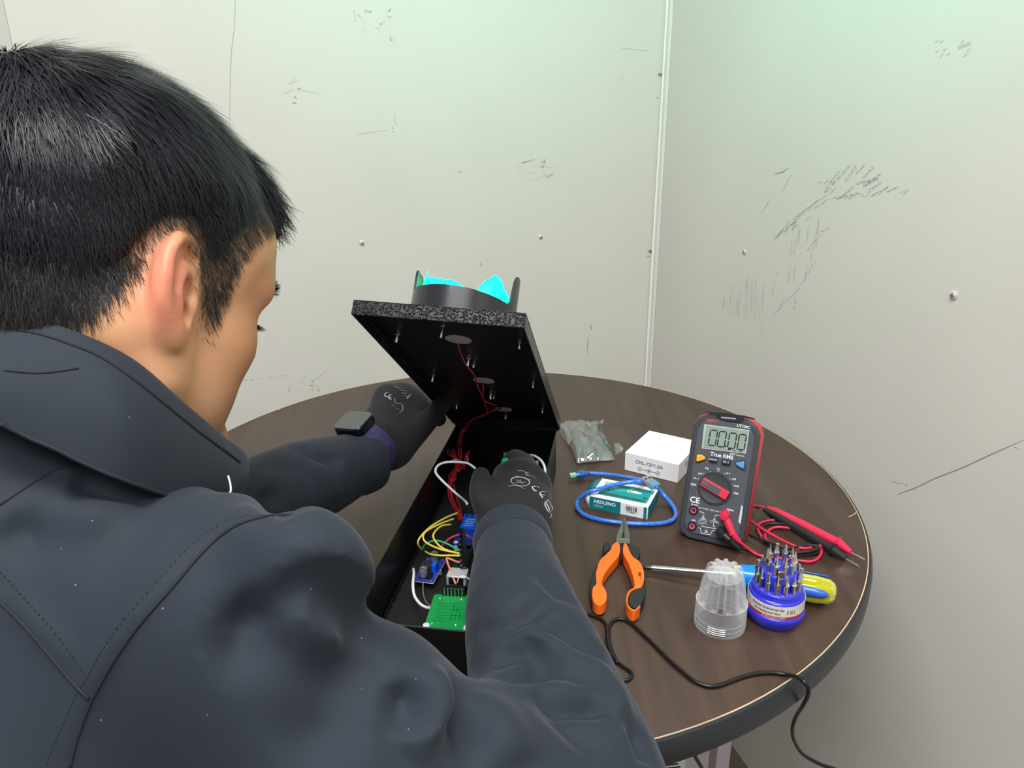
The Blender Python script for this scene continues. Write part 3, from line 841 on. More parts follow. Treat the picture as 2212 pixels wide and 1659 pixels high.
# microcontroller kit box
aa, ab = at(1272.7, 1097), at(1398.4, 1123)
al = float(np.linalg.norm(ab - aa)); adp = 0.0515; ah = 0.0165
m_teal = mat('teal_print', '#0d7b80', 0.45); m_teal2 = mat('teal_board_print', '#12938f', 0.45); m_tealdk = mat('dark_teal_print', '#2c5a50', 0.5)
kb = thing('board_kit_box', 'small teal and white circuit board box with a picture of a board on top', 'box', aa, math.degrees(math.atan2(ab[1] - aa[1], ab[0] - aa[0])))
MB().box((al / 2, adp / 2, ah / 2), (al, adp, ah)).build('carton', m_paper, kb, bevel=0.0004)
MB().box((al * 0.27, 0.0, ah / 2), (al * 0.54, 0.0006, ah - 0.0004)).build('teal_front_print', m_teal, kb)
MB().box((al * 0.955, 0.0, ah / 2), (al * 0.05, 0.0006, ah - 0.0004)).build('teal_front_print', m_teal, kb)
MB().box((al, adp / 2, ah / 2), (0.0006, adp - 0.001, ah - 0.0006)).build('teal_side_print', m_teal, kb)
text_part('box_title', 'ARDUINO', 0.0062, mat('white_print', '#f2f6f6', 0.5), kb, frame((al * 0.07, -0.0005, ah * 0.66), (1, 0, 0), (0, 0, 1)), 'LEFT', bold=True)
text_part('box_subtitle', 'UNO', 0.0055, mat('pale_print', '#9fd0d0', 0.5), kb, frame((al * 0.07, -0.0005, ah * 0.32), (1, 0, 0), (0, 0, 1)), 'LEFT')
bc = MB()
x = al * 0.64
while x < al * 0.82:
    wd_ = random.choice((0.0004, 0.0007, 0.0010))
    bc.box((x, -0.0002, ah * 0.62), (wd_, 0.0004, ah * 0.36)); x += wd_ + random.choice((0.0005, 0.0008))
bc.build('barcode', m_ink, kb)
text_part('barcode_number', '8 147900-1', 0.0024, m_ink, kb, frame((al * 0.73, -0.0003, ah * 0.34), (1, 0, 0), (0, 0, 1)))
# board picture on the lid
bp = [(0.10, 0.16), (0.92, 0.16), (0.94, 0.2), (0.94, 0.62), (0.96, 0.66), (0.96, 0.84), (0.30, 0.84), (0.14, 0.84), (0.14, 0.62), (0.10, 0.58)]
MB().prism([(al * q[0], adp * q[1]) for q in bp], ah, ah + 0.0003).build('board_picture', m_teal2, kb)
for (x0, y0, x1, y1, m_) in ((.12, .20, .90, .30, m_tealdk), (.34, .70, .55, .80, m_tealdk), (.62, .70, .92, .78, m_tealdk), (.13, .44, .24, .60, m_tealdk), (.10, .68, .26, .86, mat('grey_print', '#9fb3b0', .5)),
                              (.32, .48, .52, .62, mat('pale_teal_print', '#2aa9a0', .5)), (.84, .36, .92, .44, m_tealdk)):
    MB().box((al * (x0 + x1) / 2, adp * (y0 + y1) / 2, ah + 0.0004), (al * (x1 - x0), adp * (y1 - y0), 0.0002)).build('board_picture_detail', m_, kb)
text_part('picture_logo', '∞', 0.016, mat('white_print', '#f2f6f6', 0.5), kb, frame((al * 0.62, adp * 0.58, ah + 0.0006), (1, 0, 0), (0, 1, 0)))
MB().prism([(al * .72 + .005 * math.cos(a), adp * .58 + .0022 * math.sin(a)) for a in np.linspace(0, 6.28, 14)[:-1]], ah + .0004, ah + .0006).build('picture_logo', mat('white_print', '#f2f6f6', 0.5), kb)
# open end flaps on the left
def flap(P, m, nm):
    o = MB().add([np.array(p) for p in P], [(0, 1, 2, 3)]).build(nm, m, kb)
    s_ = o.modifiers.new('t', 'SOLIDIFY'); s_.thickness = 0.0005; s_.offset = 0
flap([(0, adp * 0.5, ah), (0, adp, ah), (-0.012, adp * 0.96, 0.011), (-0.012, adp * 0.5, 0.010)], m_teal, 'end_flap')
flap([(0, 0.0, 0.0008), (0, 0.0, ah), (-0.011, 0.006, ah * 0.85), (-0.008, 0.005, 0.004)], m_paper, 'dust_flap')

# antistatic bag with a board in it
bagc = [at(1213, 912, .004), at(1297, 909, .004), at(1328, 991, .003), at(1247, 999, .003)]
bag = thing('antistatic_bag', 'crumpled shiny translucent grey antistatic bag beside the open black box', 'bag')
nB = 36; v = []; f = []
rb_ = np.random.default_rng(5)
cre = [(rb_.random(), rb_.random(), rb_.random() * 3.14, 0.010 + rb_.random() * 0.012) for _ in range(22)]
for i in range(nB + 1):
    for j in range(nB + 1):
        u, w_ = i / nB, j / nB
        p = (bagc[0] * (1 - u) + bagc[1] * u) * (1 - w_) + (bagc[3] * (1 - u) + bagc[2] * u) * w_
        e = min(u, 1 - u, w_, 1 - w_)
        hgt = 0.017 * min(1, e / 0.22) ** 0.6 * (0.75 + 0.25 * math.sin(3 * u + 1))
        for cu_, cw_, ca_, cs_ in cre:
            dd = (u - cu_) * math.cos(ca_) + (w_ - cw_) * math.sin(ca_); al_ = (u - cu_) * -math.sin(ca_) + (w_ - cw_) * math.cos(ca_)
            hgt += 0.0028 * math.exp(-(dd / (cs_ * 3)) ** 2) * math.exp(-(al_ / 0.3) ** 2) * (1 if cs_ > .016 else -1)
        p = p.copy(); p[2] = TABLE_Z + 0.0015 + max(0.0, hgt)
        if w_ > .8 and u > .2: p[0] += 0.002 * math.sin(17 * u)
        v.append(p)
m_bag = bpy.data.materials.new('antistatic_film'); m_bag.use_nodes = True
nt = m_bag.node_tree; pb = nt.nodes['Principled BSDF']; outn = nt.nodes['Material Output']
pb.inputs['Base Color'].default_value = (*hexc('#b6b8b8'), 1); pb.inputs['Roughness'].default_value = 0.07; pb.inputs['Metallic'].default_value = 0.75
tr = nt.nodes.new('ShaderNodeBsdfTransparent'); tr.inputs[0].default_value = (0.80, 0.80, 0.82, 1)
mx = nt.nodes.new('ShaderNodeMixShader'); mx.inputs[0].default_value = 0.62
nt.links.new(tr.outputs[0], mx.inputs[1]); nt.links.new(pb.outputs[0], mx.inputs[2]); nt.links.new(mx.outputs[0], outn.inputs[0])
f = [(i * (nB + 1) + j, (i + 1) * (nB + 1) + j, (i + 1) * (nB + 1) + j + 1, i * (nB + 1) + j + 1) for i in range(nB) for j in range(nB)]
MB().add(v, f).build('film_top', m_bag, bag, 50)
MB().add([bagc[0] - [0, 0, .0028], bagc[1] - [0, 0, .0028], bagc[2] - [0, 0, .0018], bagc[3] - [0, 0, .0018]], [(0, 3, 2, 1)]).build('film_bottom', m_bag, bag)
P_ = [at(1204, 915, .012), at(1222, 914, .010), at(1238, 948, .012), at(1228, 962, .002), at(1212, 940, .002)]
MB().add(P_ + [sum(P_) / 5 + np.array([0, 0, .003])], [(i, (i + 1) % 5, 5) for i in range(5)]).build('folded_mouth', m_bag, bag, None)
P_ = [at(1326, 958, .006), at(1338, 957, .010), at(1347, 968, .006), at(1342, 977, .002), at(1328, 983, .002)]
MB().add(P_ + [sum(P_) / 5 + np.array([0, 0, .004])], [(i, (i + 1) % 5, 5) for i in range(5)]).build('folded_corner', m_bag, bag, None)
P_ = [at(1292, 912, .006), at(1304, 905, .012), at(1303, 916, .006)]
MB().add(P_, [(0, 1, 2)]).build('torn_corner', m_bag, bag, None)
bd = thing('bagged_board', 'green circuit board with gold terminals showing through the antistatic bag', 'circuit board', at(1250, 985, .004), -8)
bd.scale = (.80, .80, .9)
MB().box((0.026, 0.030, 0.0008), (0.050, 0.048, 0.0016)).build('board', mat('bagged_green', '#2a8f64', 0.4), bd, bevel=0.0003)
for k, (cx, cy, sx, sy, sz, m_) in enumerate(((.014, .012, .012, .010, .007, mat('brass_terminal', '#c8b48a', .3, .7)), (.036, .044, .026, .008, .006, mat('bagged_green2', '#3d8f6a', .4)),
                                          (.03, .024, .012, .012, .003, m_blackpl), (.010, .036, .010, .010, .006, mat('bagged_teal', '#2e8f80', .4)))):
    MB().box((cx, cy, .0016 + sz / 2), (sx, sy, sz)).build(('terminal', 'connector', 'chip', 'connector')[k], m_, bd, bevel=.0004)

# blue USB cable
m_bluec = mat('translucent_blue_cable', '#3a78dc', 0.2, noise=(400, 0.35), coat=0.4)
usb = thing('usb_cable', 'short translucent blue USB cable looped around the teal board box', 'cable')
c2 = lambda cx, cy, z: at(1190 + cx * .16878, 880 + cy * .16878, z)
path = [(480, 842, .006), (560, 846, .006), (800, 868, .008), (960, 895, .014), (1090, 918, .022), (1165, 935, .026), (1140, 948, .029), (1040, 955, .027), (900, 972, .025), (760, 1005, .024),
        (600, 1050, .024), (480, 1090, .020), (390, 1140, .013), (338, 1205, .006), (335, 1270, .0035), (370, 1330, .0032), (450, 1385, .0032), (600, 1432, .0032), (800, 1465, .0032), (1000, 1485, .0032), (1200, 1492, .0032), (1400, 1485, .0032),
        (1530, 1455, .0032), (1595, 1400, .0032), (1590, 1320, .0032), (1530, 1220, .0040), (1450, 1130, .008), (1390, 1060, .014), (1345, 1015, .020)]
MB().tube(spline([c2(*p) for p in path], 8), 0.0027, 10).build('cord', m_bluec, usb, 180)
a_, b_ = c2(500, 842, .006), c2(320, 862, .006)
d = b_ - a_
MB().tube([a_, a_ + d * .25, a_ + d * .45, a_ + d * .8, b_], [.0028, .0042, .0058, .0056, .0046], 12, flat=.8).build('mini_plug_shell', mat('blue_plug', '#0f5fb0', .25, coat=.4), usb, 60)
tip = MB(); dd = d / np.linalg.norm(d)
R_ = np.array([dd, np.cross([0, 0, 1], dd), [0, 0, 1]]).T
tip.box(b_ + dd * 0.004, (.009, .0062, .0046), R_); tip.build('plug_cap', mat('pale_green_cap', '#9fe3c8', .4), usb, bevel=.0006)
a_, b_ = c2(1350, 1025, .019), c2(1275, 960, .021)
d = b_ - a_; L_ = np.linalg.norm(d); dd = d / L_
sd = np.cross(dd, [0, 0, 1]); sd /= np.linalg.norm(sd); R_ = np.array([dd, sd, np.cross(dd, sd)]).T
MB().box((a_ + b_) / 2, (L_, .0135, .0075), R_).build('usb_plug_shell', mat('smoky_blue_plug', '#5e8fae', .25, coat=.3), usb, bevel=.0015)
ms = MB().box(b_ + dd * .0055, (.012, .012, .0046), R_).build('usb_plug_metal', mat('plug_nickel', '#c9cbc6', .25, .9), usb, bevel=.0004)
up_ = np.cross(sd, dd); up_ = up_ if up_[2] > 0 else -up_
for sg in (-1, 1):
    MB().box(b_ + dd * .006 + sd * .0028 * sg + up_ * .0023, (.0028, .0024, .0004), R_).build('contact_window', m_blackpl, ms)

# ------------------------------------------------------------------ multimeter on its kickstand
MO = np.array([0.2202, 0.7489, TABLE_Z + 0.002]); MYAW = -26.72; MT = math.radians(72.6)
mX = np.array([math.cos(math.radians(MYAW)), math.sin(math.radians(MYAW)), 0]); mYh = np.array([-mX[1], mX[0], 0])
mU = mYh * math.cos(MT) + np.array([0, 0, 1.0]) * math.sin(MT)
mN = np.cross(mX, mU)                                   # out of the face, towards the viewer
meter = thing('multimeter', 'grey digital multimeter with red holster showing 00.00, propped on the table', 'multimeter', MO)
mf = frame((0, 0, 0), mX, mU)                          # local axes: x right, y up the face, z out of the face
meter.matrix_world = Matrix.Translation(tuple(MO)) @ mf
def mc(cx, cy):
    """face coordinates of a point seen in the close view of the meter"""
    d = ray(1440 + cx * .19884, 870 + cy * .19884)
    p = CAM + d * (((MO - CAM) @ mN) / (d @ mN)) - MO
    return np.array([p @ mX, p @ mU])
def rrect(x0, y0, x1, y1, r, n=6):
    out = []
    for cx, cy, a0 in ((x1 - r, y0 + r, -90), (x1 - r, y1 - r, 0), (x0 + r, y1 - r, 90), (x0 + r, y0 + r, 180)):
        for k in range(n + 1):
            a = math.radians(a0 + 90 * k / n); out.append((cx + r * math.cos(a), cy + r * math.sin(a)))
    return out
mw, mh = 0.0375, 0.1463
def octo(ins, top=0.016, bot=0.013):
    x0, x1, y0, y1 = -mw + ins, mw - ins, ins * 1.2, mh - ins
    return [(x0 + bot, y0), (x1 - bot, y0), (x1 - bot * .3, y0 + bot * .35), (x1, y0 + bot), (x1, y1 - top), (x1 - top * .3, y1 - top * .4), (x1 - top, y1), (x0 + top, y1), (x0 + top * .3, y1 - top * .4), (x0, y1 - top), (x0, y0 + bot), (x0 + bot * .3, y0 + bot * .35)]
m_mgrey = mat('meter_grey_plastic', '#4d5158', 0.45, bump=(500, .05, .0003)); m_mdk = mat('meter_dark_rubber', '#3a3c41', 0.5); m_mred = mat('holster_red', '#c8303f', 0.4)
MB().prism(octo(0.0), -0.030, -0.0045).build('red_holster', m_mred, meter, bevel=.002, bseg=3)
MB().prism(octo(0.0006), -0.010, -0.0012).build('rubber_rim', m_mdk, meter, bevel=.0022, bseg=3)
MB().prism(octo(0.0065, .014, .011), -0.006, 0.0).build('face_plate', m_mgrey, meter, bevel=.0008)
def mpoly(pts, z0, z1, nm, m, parent=None, bevel=0.0):
    return MB().prism([tuple(mc(*p)) for p in pts], z0, z1).build(nm, m, parent or meter, bevel=bevel)
def mtext(s_, cx, cy, size, m, parent=None, z=0.0004, bold=False, align='CENTER'):
    q = mc(cx, cy)
    return text_part('printed_text', s_, size, m, parent or meter, frame((q[0], q[1], z), (1, 0, 0), (0, 1, 0)), align, bold=bold)
m_mw = mat('meter_white_print', '#e6e8ea', .5)
mpoly([(430, 110), (530, 120), (600, 190), (785, 215), (850, 165), (960, 185), (960, 170), (850, 140), (540, 100), (430, 95)], 0, .0012, 'top_bezel', mat('meter_black', '#212226', .4))
mpoly([(597, 150), (756, 166), (752, 182), (592, 166)], .0010, .0018, 'top_slot', mat('meter_slot_grey', '#8f98a6', .3))
lcd = mpoly([(408, 232), (900, 298), (862, 556), (380, 497)], 0, .0006, 'display_frame', mat('lcd_bezel', '#aeb6ae', .4), bevel=.0003)
mpoly([(432, 246), (888, 306), (850, 540), (400, 484)], .0004, .0009, 'lcd_screen', mat('lcd_green_grey', '#8d9b8f', .22, noise=(40, .06)), lcd)
m_seg = mat('lcd_segment', '#23272c', .4)
def digit(cx, cy):
    # seven segments without the middle bar: a zero
    W2, H2, t, sk = 38, 82, 13, -14
    def seg(x0, y0, x1, y1):
        def w(x, y): return (cx + x + sk * (y / H2) * -1 * -1, cy + y + x * .12)
        dx, dy = x1 - x0, y1 - y0; l = math.hypot(dx, dy); nx, ny = -dy / l * t / 2, dx / l * t / 2; ex_, ey_ = dx / l * t / 2, dy / l * t / 2
        pp = [(x0, y0), (x0 + ex_ + nx, y0 + ey_ + ny), (x1 - ex_ + nx, y1 - ey_ + ny), (x1, y1), (x1 - ex_ - nx, y1 - ey_ - ny), (x0 + ex_ - nx, y0 + ey_ - ny)]
        mpoly([w(*p) for p in pp], .0009, .0011, 'digit_segment', m_seg, lcd)
    g = 4
    for s_ in (-1, 1):
        seg(s_ * W2, -H2 + g, s_ * W2, -g); seg(s_ * W2, g, s_ * W2, H2 - g)
    seg(-W2 + g, -H2, W2 - g, -H2); seg(-W2 + g, H2, W2 - g, H2)
for cx, cy in ((505, 380), (603, 395), (714, 412), (818, 427)):
    digit(cx, cy)
mpoly([(632, 462), (650, 464), (650, 482), (632, 480)], .0009, .0011, 'decimal_point', m_seg, lcd)
for cx, cy, wx in ((683, 506, 26), (740, 520, 12), (805, 528, 16)):
    mpoly([(cx - wx / 2, cy - 7), (cx + wx / 2, cy - 5), (cx + wx / 2, cy + 8), (cx - wx / 2, cy + 6)], .0009, .0011, 'unit_mark', m_seg, lcd)
mtext('UNI-T', 488, 198, .0048, mat('meter_red_print', '#e04a55', .5), bold=True)
mtext('UT139C', 838, 260, .0042, m_mw, bold=True)
mtext('True RMS', 600, 577, .0062, m_mw, bold=True)
mtext('6000 Counts', 765, 567, .0030, m_mw)
def btn(pts, m, nm, txt=None, tm=None, c_=None):
    o = mpoly(pts, 0, .0028, nm, m, bevel=.0007)
    if txt: mtext(txt, *c_, .0026, tm or m_mw, o, z=.0029)
mpoly([(318, 550), (400, 555), (436, 590), (428, 625), (345, 655), (312, 645)], 0, .0006, 'button_surround', m_mdk)
mpoly([(738, 640), (860, 620), (862, 735), (835, 738), (748, 685)], 0, .0006, 'button_surround', m_mdk)
btn([(332, 560), (385, 562), (424, 590), (420, 615), (345, 638), (325, 634)], mat('button_orange', '#e5a832', .4), 'orange_button')
btn([(475, 585), (558, 596), (550, 650), (466, 640)], mat('button_black', '#23282b', .4), 'range_button', 'RANGE', m_mw, (510, 615))
btn([(610, 612), (702, 624), (694, 678), (602, 666)], mat('button_black', '#23282b', .4), 'relative_button', 'REL Δ', m_mw, (650, 642))
btn([(752, 650), (848, 634), (840, 712), (826, 716), (762, 676)], mat('button_blue', '#5b93d8', .4), 'blue_button')
# rotary dial
dc = mc(525, 930); rr_ = abs(mc(713, 950)[0] - mc(337, 910)[0]) / 2
ML = lambda q: np.array([dc[0] + q[0], dc[1] + q[1], q[2]])
dial = MB().lathe([(rr_, 0), (rr_, .0008), (rr_ * .97, .0014), (rr_ * .90, .0014), (rr_ * .88, .0008)], 48, ML).build('dial_ring', m_mdk, meter)
kn = MB().lathe([(rr_ * .87, .0004), (rr_ * .86, .0022), (rr_ * .70, .0014), (0, .0012)], 48, ML).build('dial_disc', mat('dial_grey', '#3f4247', .45), dial)
pa, pb_ = mc(388, 848), mc(668, 1010)
d2 = pb_ - pa; L2 = np.linalg.norm(d2); d2 /= L2; n2_ = np.array([-d2[1], d2[0]])
def bar(t0, t1, hw, z0, z1, nm, m, par):
    pp = [pa + d2 * L2 * t0 + n2_ * hw, pa + d2 * L2 * t0 - n2_ * hw, pa + d2 * L2 * t1 - n2_ * hw, pa + d2 * L2 * t1 + n2_ * hw]
    return MB().prism([tuple(p) for p in pp], z0, z1).build(nm, m, par, bevel=.0006)
m_kred = mat('dial_red', '#e2344d', .4)
kb_ = bar(0, 1, .0050, .0012, .0052, 'dial_grip', m_kred, dial)
bar(.02, .72, .0036, .0050, .0056, 'dial_grip_top', mat('dial_grip_grey', '#54565b', .45), dial)
bar(.06, .22, .0007, .0054, .0058, 'pointer_mark', m_kred, dial)
for s_, cx, cy in (('OFF', 290, 890), ('V~', 315, 822), ('mV', 365, 770), ('Hz', 440, 712), ('°C', 560, 725), ('→+', 665, 768), ('μA', 735, 828), ('mA', 762, 905), ('10A', 752, 985)):
    mtext(s_, cx, cy, .0034, m_mw, bold=True)
for cx, cy in ((318, 896), (348, 826), (404, 772), (475, 748), (558, 745), (632, 772), (690, 826), (725, 896)):
    mpoly([(cx - 4, cy - 4), (cx + 4, cy - 4), (cx + 4, cy + 4), (cx - 4, cy + 4)], 0, .0003, 'dial_dot', m_mw)
mtext('CE', 307, 1058, .0092, m_mw, bold=True)
mtext('A mA', 306, 1108, .0032, m_mw, bold=True)
mtext('mA', 293, 1276, .0032, m_mw, bold=True)
mtext('10A FUSED  600V CAT III', 470, 1164, .0024, m_mw)
mtext('VΩHz', 690, 1165, .0030, m_mw, bold=True)
mtext('COM', 545, 1300, .0024, m_mw)
for pts in ([(358, 1184), (392, 1190), (410, 1210)], [(385, 1325), (385, 1345), (540, 1368)], [(345, 1358), (368, 1362), (375, 1410), (400, 1425), (480, 1432), (495, 1390), (540, 1392)], [(525, 1245), (530, 1222), (590, 1225)], [(510, 1310), (510, 1345), (525, 1350)]):
    MB().tube([np.array([*mc(*p), .0003]) for p in pts], .00035, 5).build('printed_line', m_mw, meter)
for cx, cy, s_ in ((398, 1240, 24), (518, 1262, 18), (430, 1390, 22)):
    mpoly([(cx, cy - s_), (cx + s_, cy + s_), (cx - s_, cy + s_)], 0, .0003, 'warning_triangle', mat('meter_dim_print', '#a9adb0', .5))
for cy in (1268, 1283, 1298, 1313):
    MB().tube([np.array([*mc(346, cy - 6), .0003]), np.array([*mc(440, cy + 6), .0003])], .0004, 5).build('printed_line', mat('meter_dim_print', '#a9adb0', .5), meter)
for cy in (1286, 1300):
    MB().tube([np.array([*mc(468, cy - 4), .0003]), np.array([*mc(560, cy + 8), .0003])], .0004, 5).build('printed_line', mat('meter_dim_print', '#a9adb0', .5), meter)
for cx, cy in ((293, 1168), (278, 1340)):
    q = mc(cx, cy); J = lambda p: np.array([q[0] + p[0], q[1] + p[1], p[2]])
    j_ = MB().lathe([(.0052, 0), (.0050, .0012), (.0038, .0012), (.0034, .0002)], 24, J).build('input_jack', mat('jack_maroon', '#3a0f1c', .4), meter)
    MB().lathe([(.0033, .0002), (.0033, .0014), (.0024, .0014), (.0022, .0002), (0, .0002)], 20, J).build('jack_ring', mat('jack_pink', '#c06a78', .4), j_)
mpoly([(812, 1110), (830, 1130), (805, 1322), (780, 1290)], .0, .0007, 'painted_side_glint', mat('meter_painted_glint', '#c9cbd0', .2))  # reflection at the meter's side, painted as a pale patch
# kickstand behind
foot = MB()
foot.prism([(-.022, .02), (.022, .02), (.018, .115), (-.018, .115)], -.0325, -.030)
foot.build('stand_hinge_plate', m_mdk, meter)
def m_inv(p):
    d = np.asarray(p) - MO
    return np.array([d @ mX, d @ mU, d @ mN])
Pk = [MO + mX * sx + mU * .085 - mN * .0325 for sx in (-.017, .017)]
gz = TABLE_Z + .002
Pg = [MO + mX * sx + mYh * .0885 + np.array([0, 0, gz - MO[2]]) for sx in (.017, -.017)]
o = MB().add([m_inv(p) for p in Pk + Pg], [(0, 1, 2, 3)]).build('kickstand', m_mdk, meter)
sl = o.modifiers.new('t', 'SOLIDIFY'); sl.thickness = .003; sl.offset = 0

# ---- test leads
c5 = lambda cx, cy, z: at(1560 + cx * .1537, 1050 + cy * .1537, z)
def face_pt(cx, cy, z):
    q = mc(cx, cy); return MO + mX * q[0] + mU * q[1] + mN * z
def lead(nm, label, m, plug, neck, start, wirepts, body0, collar, cone, tip_, zb):
    t = thing(nm, label, 'test lead')
    p = face_pt(*plug, 0)
    Mf = lambda q: p + mX * q[0] + mU * q[1] + mN * q[2]
    MB().lathe([(.0052, .0), (.0056, .003), (.0056, .0105), (.0046, .0135), (0, .0140)], 24, Mf).build('plug', m, t)
    n0 = face_pt(*plug, .008); n1 = face_pt(*neck, .010); n2 = face_pt(*start, .007)
    MB().tube([n0, n0 * .5 + n1 * .5, n1], [.0046, .0046, .0040], 10).build('plug_arm', m, t)
    sr = MB().tube([n1, n2], [.0034, .0022], 10).build('strain_relief', m, t)
    for k in range(5):
        q = n1 + (n2 - n1) * (.1 + .2 * k); dr = (n2 - n1) / np.linalg.norm(n2 - n1)
        MB().tube([q - dr * .0008, q + dr * .0008], .0040 - .0003 * k, 10).build('relief_rib', m, sr)
    W_ = [n2] + [c5(*w) for w in wirepts]
    MB().tube(spline(W_, 8), .0016, 8).build('wire', m, t, 180)
    A, B_, C_, D_ = c5(*body0, zb), c5(*collar, zb), c5(*cone, zb - .001), c5(*tip_, zb - .003)
    d = B_ - A
    pr = MB().tube([A, A + d * .06, A + d * .12, A + d * .5, B_], [.0024, .0036, .0050, .0056, .0050], 14).build('probe_handle', m, t)
    MB().tube([B_ - d * .012, B_, B_ + d * .012], [.0056, .0080, .0056], 14).build('finger_guard', m, pr)
    MB().tube([B_, B_ + (C_ - B_) * .3, C_], [.0054, .0050, .0030], 14).build('probe_nose', m, pr)
    MB().tube([C_, C_ + (D_ - C_) * .8, D_], [.0009, .0009, .0003], 8).build('probe_tip', mat('probe_brass', '#d8cfc0', .25, 1), pr)
    return t
m_lr = mat('lead_red', '#d42a4a', .38); m_lk = mat('lead_black', '#1f2023', .42)
lead('red_test_lead', 'red test lead coiled on the table with its probe lying beyond the black one', m_lr, (645, 1210), (738, 1420), (800, 1495),
     [(420, 920, .004), (560, 985, .0024), (760, 1010, .0024), (1060, 1045, .0024), (1250, 1060, .0026), (1360, 1000, .003), (1395, 900, .004), (1340, 800, .005), (1120, 640, .007), (900, 585, .005), (730, 585, .003), (630, 650, .0026), (605, 720, .0026),
      (660, 830, .0026), (820, 905, .003), (1050, 940, .004), (1260, 905, .006), (1380, 845, .007), (1250, 640, .008), (1000, 500, .006), (760, 480, .004), (590, 500, .003), (500, 565, .0026), (540, 690, .003), (640, 775, .003),
      (900, 870, .0062), (1110, 880, .0072), (1250, 862, .008), (1120, 872, .009), (900, 790, .0078), (640, 650, .0066), (480, 545, .005), (330, 440, .003), (240, 350, .003), (230, 290, .003), (340, 275, .004), (480, 280, .006), (600, 300, .008)],
     (640, 305), (1630, 800), (1810, 935), (2005, 1035), .0095)
lead('black_test_lead', 'black test lead coiled on the table with its probe nearest the bit set', m_lk, (600, 1390), (705, 1475), (800, 1575),
     [(280, 870, .004), (400, 930, .0022), (560, 968, .0022), (700, 1000, .0022), (950, 985, .0024), (1250, 960, .0026), (1370, 900, .004), (1300, 780, .006), (1050, 600, .008), (820, 530, .006), (650, 535, .004), (560, 590, .003), (560, 700, .003),
      (700, 860, .004), (950, 930, .006), (1200, 920, .008), (1360, 860, .009), (1200, 830, .0095), (900, 870, .009), (640, 780, .007), (460, 720, .005), (320, 650, .003), (200, 560, .003), (160, 440, .003), (220, 330, .003), (330, 280, .003), (430, 280, .004), (520, 300, .006)],
     (590, 328), (1558, 900), (1730, 1020), (1930, 1135), .0070)

# ------------------------------------------------------------------ pliers
c3 = lambda cx, cy, z: at(1240 + cx * .15671, 1100 + cy * .15671, z)
pl = thing('pliers', 'small combination pliers with orange and black handles, lying open', 'pliers', at(1343, 1200))
plo = np.array(pl.location)
def ppoly(pts, z0, z1, nm, m, bevel=.0015, par=None, sub=True):
    P = [c3(*p, (z0 + z1) / 2) - plo for p in pts]
    if sub:
        n = len(P); Q = []
        for i in range(n):                              # closed Catmull-Rom to round the outline
            a, b1, c1, d1 = P[i - 1], P[i], P[(i + 1) % n], P[(i + 2) % n]
            for k in range(3):
                t_ = k / 3
                Q.append(.5 * (2 * b1 + (c1 - a) * t_ + (2 * a - 5 * b1 + 4 * c1 - d1) * t_ ** 2 + (3 * b1 - a - 3 * c1 + d1) * t_ ** 3))
        P = Q
    return MB().prism([(p[0], p[1]) for p in P], z0, z1).build(nm, m, par or pl, 50, bevel=bevel, bseg=3)
m_or = mat('orange_grip', '#f5701c', .42); m_pk_ = mat('black_grip', '#202124', .45); m_st = mat('plier_steel', '#7d8078', .38, .8, noise=(120, .15))
jw = ppoly([(676, 150), (690, 132), (704, 152), (740, 250), (775, 420), (772, 470), (770, 512), (575, 502), (568, 480), (582, 390), (630, 270)], .004, .012, 'jaws', m_st, .0012, None, False)
ppoly([(683, 140), (692, 140), (694, 330), (700, 390), (655, 390), (668, 320), (680, 320)], .0118, .0123, 'jaw_gap', mat('gap_black', '#141414', .6), 0, jw, False)
ppoly([(578, 404), (772, 424), (772, 436), (578, 416)], .0118, .0125, 'joint_step', mat('plier_steel_light', '#9ba197', .35, .8), 0, jw, False)
ppoly([(576, 448), (770, 468), (770, 476), (576, 456)], .0118, .0125, 'joint_step', mat('plier_steel_light', '#9ba197', .35, .8), 0, jw, False)
ppoly([(632, 500), (660, 505), (672, 600), (664, 720), (640, 720), (630, 600)], .003, .010, 'spring', m_pk_, .001, None, False)
ppoly([(480, 520), (428, 500), (396, 545), (402, 615), (420, 665), (350, 750), (290, 850), (245, 950), (222, 1080), (225, 1250), (252, 1350), (330, 1412), (400, 1385), (440, 1300), (330, 1200), (330, 1000), (420, 800), (520, 640)], .001, .010, 'left_grip_backing', m_pk_, .003)
ppoly([(572, 518), (622, 532), (632, 640), (594, 730), (500, 842), (422, 950), (388, 1040), (385, 1100), (432, 1180), (450, 1260), (432, 1340), (385, 1382), (330, 1390), (272, 1350), (246, 1260), (255, 1150), (302, 1090), (297, 960), (315, 870), (350, 770), (430, 690), (500, 615), (522, 560)], .003, .015, 'left_grip', m_or, .0035)
ppoly([(728, 532), (860, 545), (902, 590), (910, 660), (885, 730), (960, 900), (985, 1120), (978, 1240), (930, 1370), (850, 1430), (770, 1400), (760, 1300), (850, 1150), (870, 950), (800, 760), (740, 640)], .001, .010, 'right_grip_backing', m_pk_, .003)
ppoly([(682, 545), (714, 536), (742, 585), (782, 680), (832, 740), (892, 780), (940, 862), (962, 960), (955, 1060), (920, 1140), (860, 1160), (800, 1185), (760, 1230), (740, 1300), (742, 1380), (790, 1440), (840, 1450), (905, 1380), (900, 1420), (830, 1475), (765, 1450), (722, 1380), (718, 1280), (750, 1195), (826, 1140), (822, 1050), (790, 930), (740, 800), (682, 690), (670, 620)], .003, .015, 'right_grip', m_or, .0025)
ppoly([(800, 1195), (850, 1165), (925, 1150), (968, 1120), (976, 1230), (938, 1330), (890, 1400), (830, 1425), (765, 1395), (748, 1340), (765, 1260)], .004, .0155, 'right_grip_end', m_pk_, .0035)
